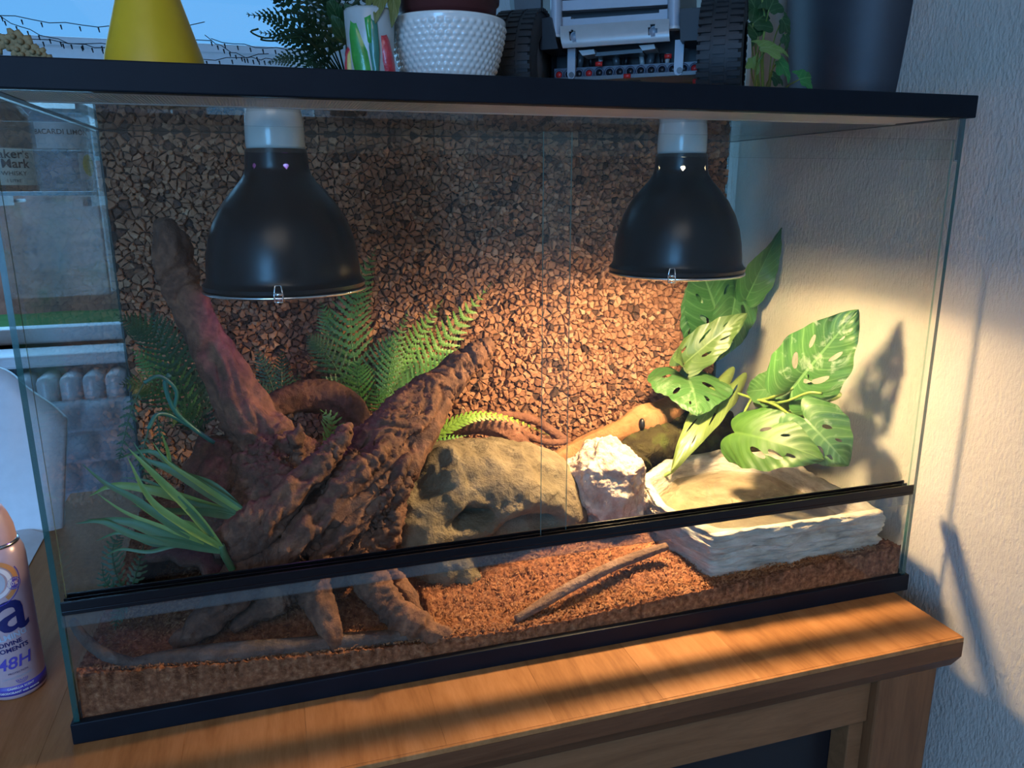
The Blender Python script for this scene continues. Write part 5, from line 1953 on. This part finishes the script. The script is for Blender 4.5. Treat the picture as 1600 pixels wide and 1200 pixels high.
# wings
tprism('wing', [(803, 38), (860, 26), (872, 76), (846, 78), (812, 60)], -.016, .05, 'black_plastic')
tprism('wing', [(1062, 14), (1138, 8), (1126, 44), (1108, 62), (1063, 64)], -.016, .05, 'black_plastic')
tprism('side_panel', [(800, -40), (845, -44), (845, 30), (806, 38)], .06, .01, 'dark_grey_plastic')
M['greygreen'] = plain('grey_green_plastic', (0.20, 0.25, 0.24), 0.4)
tprism('side_panel', [(1118, -40), (1162, -46), (1160, 8), (1132, 30)], .03, .01, 'greygreen')
tprism('side_panel', [(792, -40), (820, -40), (818, 30), (800, 40)], .08, .01, 'greygreen')
tprism('chassis', [(856, 40), (1092, 28), (1092, 122), (856, 132)], .055, .14, 'black_plastic')
# undercarriage
for u0, u1, v0, v1, d in ((887, 899, 76, 117, .004), (1055, 1069, 62, 110, .004)):
    p0, p1 = tp((u0 + u1) / 2, v0, d), tp((u0 + u1) / 2, v1, d)
    hw = (tp(u1, v1, d) - tp(u0, v1, d)).dot(TUX) / 2
    m = MB()
    m.prism([(-hw, 0), (hw, 0), (hw, (p1 - p0).z), (hw * .7, (p1 - p0).z - hw * .8), (0, (p1 - p0).z - hw * 1.05), (-hw * .7, (p1 - p0).z - hw * .8), (-hw, (p1 - p0).z)][::-1], p0, TUX, TUZ, -TN * .006)
    lk = m.build('link', M['grey_plastic'], tk, False)
    m = MB(); m.tube([p1 + TN * .0016, p1 - TN * .004], hw * .66, 18); m.build('link_pin', M['dark_grey_plastic'], lk, True, 50)
nb_ = 14
L_, R2 = tp(866, 119, .012), tp(1094, 105, .012)
M['navy'] = plain('blue_black_plastic', (0.030, 0.045, 0.075), 0.35)
m = MB()
hh = .0075
oo = V((L_.x, L_.y, (L_.z + R2.z) / 2))
Lg = (R2 - L_).dot(TUX)
m.prism([(0, -hh), (Lg, -hh), (Lg, hh), (0, hh)], oo, TUX, TUZ, -TN * .007)
bb_ = m.build('axle_beam', M['navy'], tk, False)
for i in range(nb_):
    c_ = oo + TUX * (Lg * (i + .5) / nb_) + TN * .0006
    m = MB()
    m.lathe([(.0040, 0), (.0062, 0), (.0062, .0012), (.0040, .0012), (.0040, 0)], (0, 0, 0), 16)
    m.v = [tuple(c_ + q_ @ V(x)) for x in m.v]
    m.build('beam_ring', M['navy'], bb_)
    m = MB(); m.tube([c_ + TN * .0003, c_ - TN * .0003], .0042, 12)
    m.build('beam_hole', M['red_pin'] if i in (0, 3, 13) else M['recess'], bb_)
tprism('skid_plate', [(866, 122), (1092, 110), (1092, 116), (866, 128)], .006, .06, 'dark_grey_plastic')
tprism('axle_casing', [(930, 112), (1000, 108), (1000, 126), (930, 130)], .03, .05, 'black_plastic')
for u, v in ((918, 80), (1012, 72)):
    tprism('pale_plate', [(u - 14, v - 1), (u + 10, v - 3), (u + 12, v + 4), (u - 8, v + 7)], .0, .03, 'light_grey_plastic')
tprism('cross_plate', [(930, 82), (1004, 76), (1004, 82), (930, 88)], .006, .03, 'dark_grey_plastic')
for i, u in enumerate((908, 922, 940, 962, 980, 1002, 1018, 1034, 1044)):
    m = MB()
    p0 = tp(u, 84, .03 + .004 * (i % 3)); p1 = tp(u + (2 if i % 2 else -3), 106, .03 + .004 * (i % 3))
    m.tube([p0, p1], .0030 if i % 3 else .0046, 10)
    m.build('shaft', M[('dark_grey_plastic', 'black_plastic', 'light_grey_plastic')[i % 3]], tk)
for u, v in ((936, 100), (1044, 88), (980, 119), (1088, 127)):
    m = MB(); p0 = tp(u, v, .004); m.tube([p0 - TUX * .004, p0 + TUX * .004], .0028, 10); m.build('red_bush', M['red_pin'], tk)

# ivy beside the truck
iv = thing('ivy_plant', 'trailing ivy with light and dark leaves beside the dark vase', 'plant', tuple(base_at(1200, .20)))
ROOTI = base_at(1195, .22)


def ivy_leaf(plant, u, v, y, size, ang, nrm, mat):
    c_ = at(u, v, y)
    k_ = ppm(c_) * size / 2
    nrm = V(nrm).normalized()
    xx = V((1, 0, 0)); xx = (xx - nrm * nrm.dot(xx)).normalized()
    yy = nrm.cross(xx)
    m = MB()
    N_ = 50
    vs, uvs = [c_], [(.35, .5)]
    for rr in (.5, 1):
        for i in range(N_):
            a = 2 * math.pi * i / N_
            lob = .62 + .38 * max(0, math.cos(a * 2.5)) ** 1.4 if abs((a + math.pi) % (2 * math.pi) - math.pi) < 2.5 else .45 + .1 * math.cos(a * 5)
            if abs((a + math.pi) % (2 * math.pi) - math.pi) < .62: lob *= 1.18
            r = k_ * lob * rr
            px_, py_ = math.cos(a) * r, math.sin(a) * r
            ca, sa = math.cos(ang), math.sin(ang)
            p = c_ + xx * (px_ * ca - py_ * sa) + yy * (px_ * sa + py_ * ca) + nrm * (.25 * abs(py_) - .3 * r * r / k_)
            vs.append(p)
            uvs.append((.35 + .6 * px_ / k_, .5 + .5 * py_ / k_))
    fs = [(0, 1 + i, 1 + (i + 1) % N_) for i in range(N_)] + [(1 + i, 1 + N_ + i, 1 + N_ + (i + 1) % N_, 1 + (i + 1) % N_) for i in range(N_)]
    b = m.add(vs, fs)
    for q, w in enumerate(uvs): m.uv[b + q] = w
    lf = m.build('leaf', M[mat], plant)
    mm = MB()
    s0 = c_ - (xx * math.cos(ang) + yy * math.sin(ang)) * k_ * .4
    mm.tube(catmull([s0, s0.lerp(ROOTI, .3) + V((0, .01, .006)), ROOTI + V((0, 0, .004))], 10), .0009, 5)
    mm.build('petiole', M['stem'], plant)


for args in ((1200, 74, .10, 66, -.25, (-.1, -.6, .8), 'ivy_light'), (1256, 122, .12, 46, .3, (.1, -1, .4), 'ivy_green'), (1222, 102, .11, 48, -1.0, (.2, -.9, .5), 'ivy_green'), (1178, 96, .14, 34, -1.3, (-.2, -1, .3), 'ivy_light'),
             (1185, 30, .18, 60, .6, (-.1, -1, .3), 'ivy_dark'), (1205, 8, .17, 50, 1.0, (0, -1, .3), 'ivy_dark'), (1180, 50, .18, 46, 2.2, (0, -1, .2), 'ivy_dark'), (1226, 36, .15, 40, -.9, (.2, -1, .2), 'ivy_dark'), (1178, 8, .2, 50, 2.0, (0, -1, .2), 'ivy_dark'), (1212, 122, .15, 30, -.6, (0, -1, .5), 'ivy_dark'), (1228, 60, .14, 30, -1.4, (.3, -1, .2), 'ivy_dark')):
    ivy_leaf(iv, *args)
stalk(iv, [ROOTI, at(1190, 90, .17), at(1195, 40, .18), at(1190, -10, .19)], .0016)
stalk(iv, [ROOTI, at(1180, 118, .13), at(1195, 80, .11)], .0012)
bw = thing('beige_board', 'beige wooden board standing behind the ivy plant', 'board', tuple(base_at(1200, .36)))
b1_, b2_ = base_at(1166, .36), base_at(1240, .36)
M['beige'] = wood_mat('beige_board_wood', (0.26, 0.20, 0.15), (0.32, 0.25, 0.19), (0.36, 0.29, 0.22), (10, 10, 1), 4, 0.6)
m = MB(); m.rbox((b1_.x, .36, ZTOP), (b2_.x, .372, ZTOP + .26), .002); m.build('panel', M['beige'], bw, False)

# big dark vase at the right
c = base_at(1338, .25)
k = ppm(c)
dv_ = thing('dark_vase', 'large dark slate vase at the right end of the terrarium top', 'vase', tuple(c))
m = MB()
m.lathe([(0, 0), (92 * k, 0), (95 * k, 3 * k), (104 * k, 60 * k), (112 * k, 130 * k), (118 * k, 200 * k), (121 * k, 290 * k), (117 * k, 290 * k), (110 * k, 180 * k), (0, 150 * k)], tuple(c), 72)
m.build('body', M['dark_vase'], dv_)


# ------------------------------------------------------------------ writing
def text_mesh(body, size, bold=0.0, space=1.0, shear=0.0):
    cu = bpy.data.curves.new('t', 'FONT')
    cu.body = body
    cu.size = size
    cu.align_x = 'CENTER'
    cu.align_y = 'CENTER'
    cu.space_character = space
    cu.offset = bold
    cu.shear = shear
    cu.resolution_u = 3
    o = bpy.data.objects.new('t', cu)
    COL.objects.link(o)
    dg = bpy.context.evaluated_depsgraph_get()
    me = bpy.data.meshes.new_from_object(o.evaluated_get(dg))
    bm = bmesh.new()
    bm.from_mesh(me)
    bmesh.ops.triangulate(bm, faces=bm.faces[:])
    for _ in range(4):
        long_ = [e for e in bm.edges if e.calc_length() > .0045]
        if not long_: break
        bmesh.ops.subdivide_edges(bm, edges=long_, cuts=1)
        bmesh.ops.triangulate(bm, faces=bm.faces[:])
    bpy.data.objects.remove(o)
    bpy.data.curves.remove(cu)
    bpy.data.meshes.remove(me)
    return bm


def wrap(bm, c, R, a0, z, lift=.0003, tilt=0.0):
    for v in bm.verts:
        x, y = v.co.x, v.co.y
        x, y = x * math.cos(tilt) - y * math.sin(tilt), x * math.sin(tilt) + y * math.cos(tilt)
        a = a0 + x / R
        v.co = V((c.x + math.cos(a) * (R + lift), c.y + math.sin(a) * (R + lift), c.z + z + y))
    return bm


def print_on(parent, name, body, size, c, R, a0, z, mat, **kw):
    lift = kw.pop('lift', .0003)
    tilt = kw.pop('tilt', 0)
    m = MB()
    m.bm(wrap(text_mesh(body, size, **kw), c, R, a0, z, lift, tilt))
    return m.build(name, mat, parent, False)


def disc_on(parent, name, c, R, a0, z, r, mat, inner=0.0, lift=.0003, seg=32, sy=1.0, arc=(0, 360), dx=0):
    m = MB()
    vs, fs = [], []
    A0, A1 = map(math.radians, arc)
    for i in range(seg + 1):
        t = A0 + (A1 - A0) * i / seg
        for q in (inner, (inner + r) / 2, r):
            x, y = dx + q * math.cos(t), q * math.sin(t) * sy
            a = a0 + x / R
            vs.append((c.x + math.cos(a) * (R + lift), c.y + math.sin(a) * (R + lift), c.z + z + y))
    for i in range(seg):
        for q in range(2): fs.append((i * 3 + q, i * 3 + q + 1, i * 3 + 4 + q, i * 3 + 3 + q))
    m.add(vs, fs)
    return m.build(name, mat, parent, False)


# ------------------------------------------------------------------ spray can
R_ = .0275
pe = az(69, 1064, 0)
c = az(29, 1072, 0)
c = V((c.x, c.y + .0, 0.0003))
sc_ = thing('spray_can', 'pale pink deodorant spray can with blue lettering on the cabinet', 'spray can', tuple(c))
M['can'] = plain('pale_pink_can', (0.56, 0.42, 0.46), 0.3, 0.15, coat=0.3)
M['can_cap'] = plain('pink_cap', (0.62, 0.42, 0.42), 0.4)
M['ink_navy'] = plain('navy_print', (0.015, 0.02, 0.12), 0.4)
M['ink_blue'] = plain('violet_blue_print', (0.09, 0.07, 0.42), 0.4)
M['ink_pale'] = plain('pale_blue_print', (0.40, 0.50, 0.62), 0.4)
M['ink_white'] = plain('white_print', (0.75, 0.75, 0.78), 0.4)
M['ink_orange'] = plain('orange_print', (0.62, 0.28, 0.10), 0.4)
HB = .165
m = MB()
m.lathe([(0, .0), (R_ * .9, 0), (R_ * .98, .002), (R_, .005), (R_, HB - .012), (R_ * .97, HB - .004), (R_ * .88, HB + .003), (R_ * .80, HB + .006), (0, HB + .007)], tuple(c), 64)
m.build('body', M['can'], sc_)
m = MB()
m.lathe([(R_ * .99, .0055), (R_ * 1.004, .0056), (R_ * 1.004, .017), (R_ * .99, .0171)], tuple(c), 64)
m.build('base_band', M['ink_blue'], sc_)
m = MB()
m.lathe([(R_ * .78, HB + .005), (R_ * .80, HB + .008), (R_ * .76, HB + .022), (R_ * .62, HB + .036), (R_ * .5, HB + .044), (0, HB + .046)], tuple(c), 48)
m.build('cap', M['can_cap'], sc_)
m = MB()
m.lathe([(R_ * .82, HB + .0035), (R_ * .86, HB + .004), (R_ * .86, HB + .007), (R_ * .80, HB + .008)], tuple(c), 48)
m.build('collar', M['chrome'], sc_)
A0 = math.atan2(CP.y - c.y, CP.x - c.x) - math.radians(4)
print_on(sc_, 'brand_letters', 'Fa', .072, c, R_, A0 - .32, .102, M['ink_navy'], bold=.0008)
print_on(sc_, 'printed_line', 'CALMING', .0085, c, R_, A0 - .02, .0735, M['ink_pale'], bold=.0003, tilt=.10)
print_on(sc_, 'printed_line', 'DIVINE', .0068, c, R_, A0 + .06, .0660, M['ink_navy'], bold=.0002, tilt=.10)
print_on(sc_, 'printed_line', 'MOMENTS', .0068, c, R_, A0 + .06, .0590, M['ink_navy'], bold=.0002, tilt=.10)
print_on(sc_, 'printed_line', '48H', .0185, c, R_, A0 + .05, .0430, M['ink_blue'], bold=.0003, shear=.25, tilt=.10)
print_on(sc_, 'printed_line', 'PROTECTION', .0030, c, R_, A0 + .15, .0320, M['ink_navy'], tilt=.08)
print_on(sc_, 'printed_line', 'LASTING FRESHNESS', .0030, c, R_, A0 + .10, .0265, M['ink_pale'], tilt=.10)
print_on(sc_, 'printed_line', 'CAMELLIA SCENT', .0032, c, R_ * 1.004, A0 + .15, .0140, M['ink_white'], bold=.0001)
print_on(sc_, 'printed_line', 'DEODORANT with essence', .0032, c, R_ * 1.004, A0 + .1, .0092, M['ink_white'], bold=.0001)
for rr in (.0022, .0040, .0056): disc_on(sc_, 'ring_mark', c, R_, A0 + .22, .0235, rr, M['ink_blue'], rr - .0006, arc=(180, 360), sy=.9)
disc_on(sc_, 'badge', c, R_, A0 + .52, .131, .0068, M['ink_blue'], 0)
disc_on(sc_, 'badge_ring', c, R_, A0 + .52, .131, .0056, M['ink_pale'], .0052, lift=.0006)
print_on(sc_, 'badge_text', '0%', .0058, c, R_, A0 + .52, .131, M['ink_white'], lift=.0007)
disc_on(sc_, 'swirl', c, R_, A0 - .2, .136, .0240, M['ink_orange'], .0195, sy=1.0, arc=(-60, 110))
disc_on(sc_, 'swirl', c, R_, A0 - .2, .136, .0180, M['ink_white'], .0140, sy=1.0, arc=(-80, 100))
disc_on(sc_, 'swirl', c, R_, A0 - .2, .136, .0262, M['ink_blue'], .0252, sy=1.0, arc=(-90, 30))
disc_on(sc_, 'swirl', c, R_, A0 - .2, .136, .0120, M['ink_pale'], .0030, sy=1.1, arc=(-90, 120))

# folded sheet of paper by the can
q0, q1, q2, q3 = az(16, 826, .004), az(72, 834, .002), az(42, 889, .002), az(-20, 905, .004)
pp = thing('paper_sheet', 'white sheet of paper at the left edge of the cabinet top', 'paper', tuple((q0 + q2) / 2))
m = MB()
vs, fs = [], []
for th in (0, -.0006):
    for j in range(9):
        for i in range(9):
            s_, t_ = i / 8, j / 8
            p = (q0 * (1 - s_) + q1 * s_) * (1 - t_) + (q3 * (1 - s_) + q2 * s_) * t_
            p.z += th + .004 * math.sin(s_ * 3.1) * (1 - t_)
            vs.append(p)
for th in range(2):
    for j in range(8):
        for i in range(8):
            q = th * 81 + j * 9 + i
            w = (q, q + 9, q + 10, q + 1)
            fs.append(w if th == 0 else w[::-1])
m.add(vs, fs)
m.build('sheet', M['paper'], pp)

# ------------------------------------------------------------------ two spirit bottles on a glass shelf at the window
SY = 1.27
s0, s1 = at(-60, 300, SY), at(152, 300, SY)
sh = thing('glass_shelf', 'narrow glass shelf in front of the window carrying two bottles', 'shelf', ((s0.x + s1.x) / 2, SY, s0.z))
m = MB(); m.pane((s0.x, SY - .06, s0.z - .008), (s1.x, SY + .07, s0.z)); m.build('shelf_pane', EDG, sh, False)
for u in (-40, 130):
    p = at(u, 302, SY)
    m = MB(); m.box((p.x - .004, SY + .055, p.z - .03), (p.x + .004, YB - .13, p.z - .008)); m.build('bracket', M['dark_grey_plastic'], sh, False)
    m = MB(); m.tube([V((p.x, YB - .02, p.z - .02)), V((p.x, YB - .131, p.z - .02))], .004, 8); m.build('rod', M['dark_grey_plastic'], sh)
M['label_cream'] = plain('cream_label', (0.55, 0.50, 0.38), 0.6)
M['label_white'] = plain('white_label', (0.60, 0.62, 0.62), 0.5)
M['label_ink'] = plain('label_ink', (0.03, 0.025, 0.02), 0.5)
M['lemon'] = mottled('lemon_print', (0.62, 0.48, 0.05), (0.72, 0.60, 0.12), 40, 0.5, 0)
M['bottle_amber'] = mix_transparent('amber_spirit_glass', (0.30, 0.14, 0.05), 0.35, 0.08)
M['bottle_clear'] = mix_transparent('frosted_spirit_glass', (0.45, 0.55, 0.62), 0.25, 0.1)
M['red_wax'] = plain('red_wax', (0.40, 0.02, 0.02), 0.4)
kb = ppm(at(60, 260, SY))


def bottle(u, rpx, label, glassm, capm, hpx):
    c_ = at(u, 300, SY)
    c_ = V((c_.x, SY, s0.z))
    t_ = thing('spirit_bottle', label, 'bottle', tuple(c_), 'bottles on the glass shelf')
    r = rpx * kb
    h_ = hpx * kb
    m = MB()
    m.lathe([(0, .001), (r * .94, .001), (r, .006), (r, h_ * .58), (r * .96, h_ * .62), (r * .5, h_ * .74), (r * .36, h_ * .80), (r * .36, h_ * .93), (r * .42, h_ * .935), (r * .42, h_ * .95), (0, h_ * .95)], tuple(c_), 40)
    m.build('body', glassm, t_)
    m = MB(); m.lathe([(r * .37, h_ * .86), (r * .45, h_ * .862), (r * .45, h_), (0, h_)], tuple(c_), 24); m.build('cap', capm, t_)
    return t_, c_, r


def label_on(parent, name, c_, R, a0, w, z0, z1, mat):
    m = MB()
    n = 20
    vs = []
    for z in (z0, z1):
        for i in range(n + 1):
            a = a0 + (i / n - .5) * w / R
            vs.append((c_.x + math.cos(a) * (R + .0006), c_.y + math.sin(a) * (R + .0006), c_.z + z))
    m.add(vs, [(i, i + 1, n + 2 + i, n + 1 + i) for i in range(n)])
    return m.build(name, mat, parent)


bt, cb_, r = bottle(22, 40, 'square-shouldered amber whisky bottle with cream label on glass shelf', M['bottle_amber'], M['red_wax'], 178)
a0 = math.atan2(CP.y - cb_.y, CP.x - cb_.x)
lb = label_on(bt, 'label', cb_, r, a0, 78 * kb, 10 * kb, 64 * kb, M['label_cream'])
print_on(lb, 'label_text', "Maker's", 18 * kb, cb_, r, a0, 55 * kb, M['label_ink'], lift=.0012, bold=.0004)
print_on(lb, 'label_text', 'Mark', 18 * kb, cb_, r, a0 + .18, 41 * kb, M['label_ink'], lift=.0012, bold=.0005)
print_on(lb, 'label_text', 'WHISKY', 9 * kb, cb_, r, a0 + .10, 27 * kb, M['label_ink'], lift=.0012)
print_on(lb, 'label_text', '1 LITRE', 6 * kb, cb_, r, a0 + .06, 16 * kb, M['label_ink'], lift=.0012)
bt, cb_, r = bottle(108, 42, 'clear rum bottle with lemon label on glass shelf', M['bottle_clear'], M['label_white'], 186)
a0 = math.atan2(CP.y - cb_.y, CP.x - cb_.x)
lb = label_on(bt, 'label', cb_, r, a0, 80 * kb, 64 * kb, 102 * kb, M['label_white'])
print_on(lb, 'label_text', 'BACARDI LIMÓN', 10.5 * kb, cb_, r, a0, 88 * kb, M['label_ink'], lift=.0012, bold=.0002)
label_on(bt, 'lower_label', cb_, r, a0 + .85, 34 * kb, 18 * kb, 58 * kb, M['label_white'])
disc_on(bt, 'lemon_print', cb_, r, a0 + .85, 40 * kb, 11 * kb, M['lemon'], 0, lift=.0012, sy=1.5)
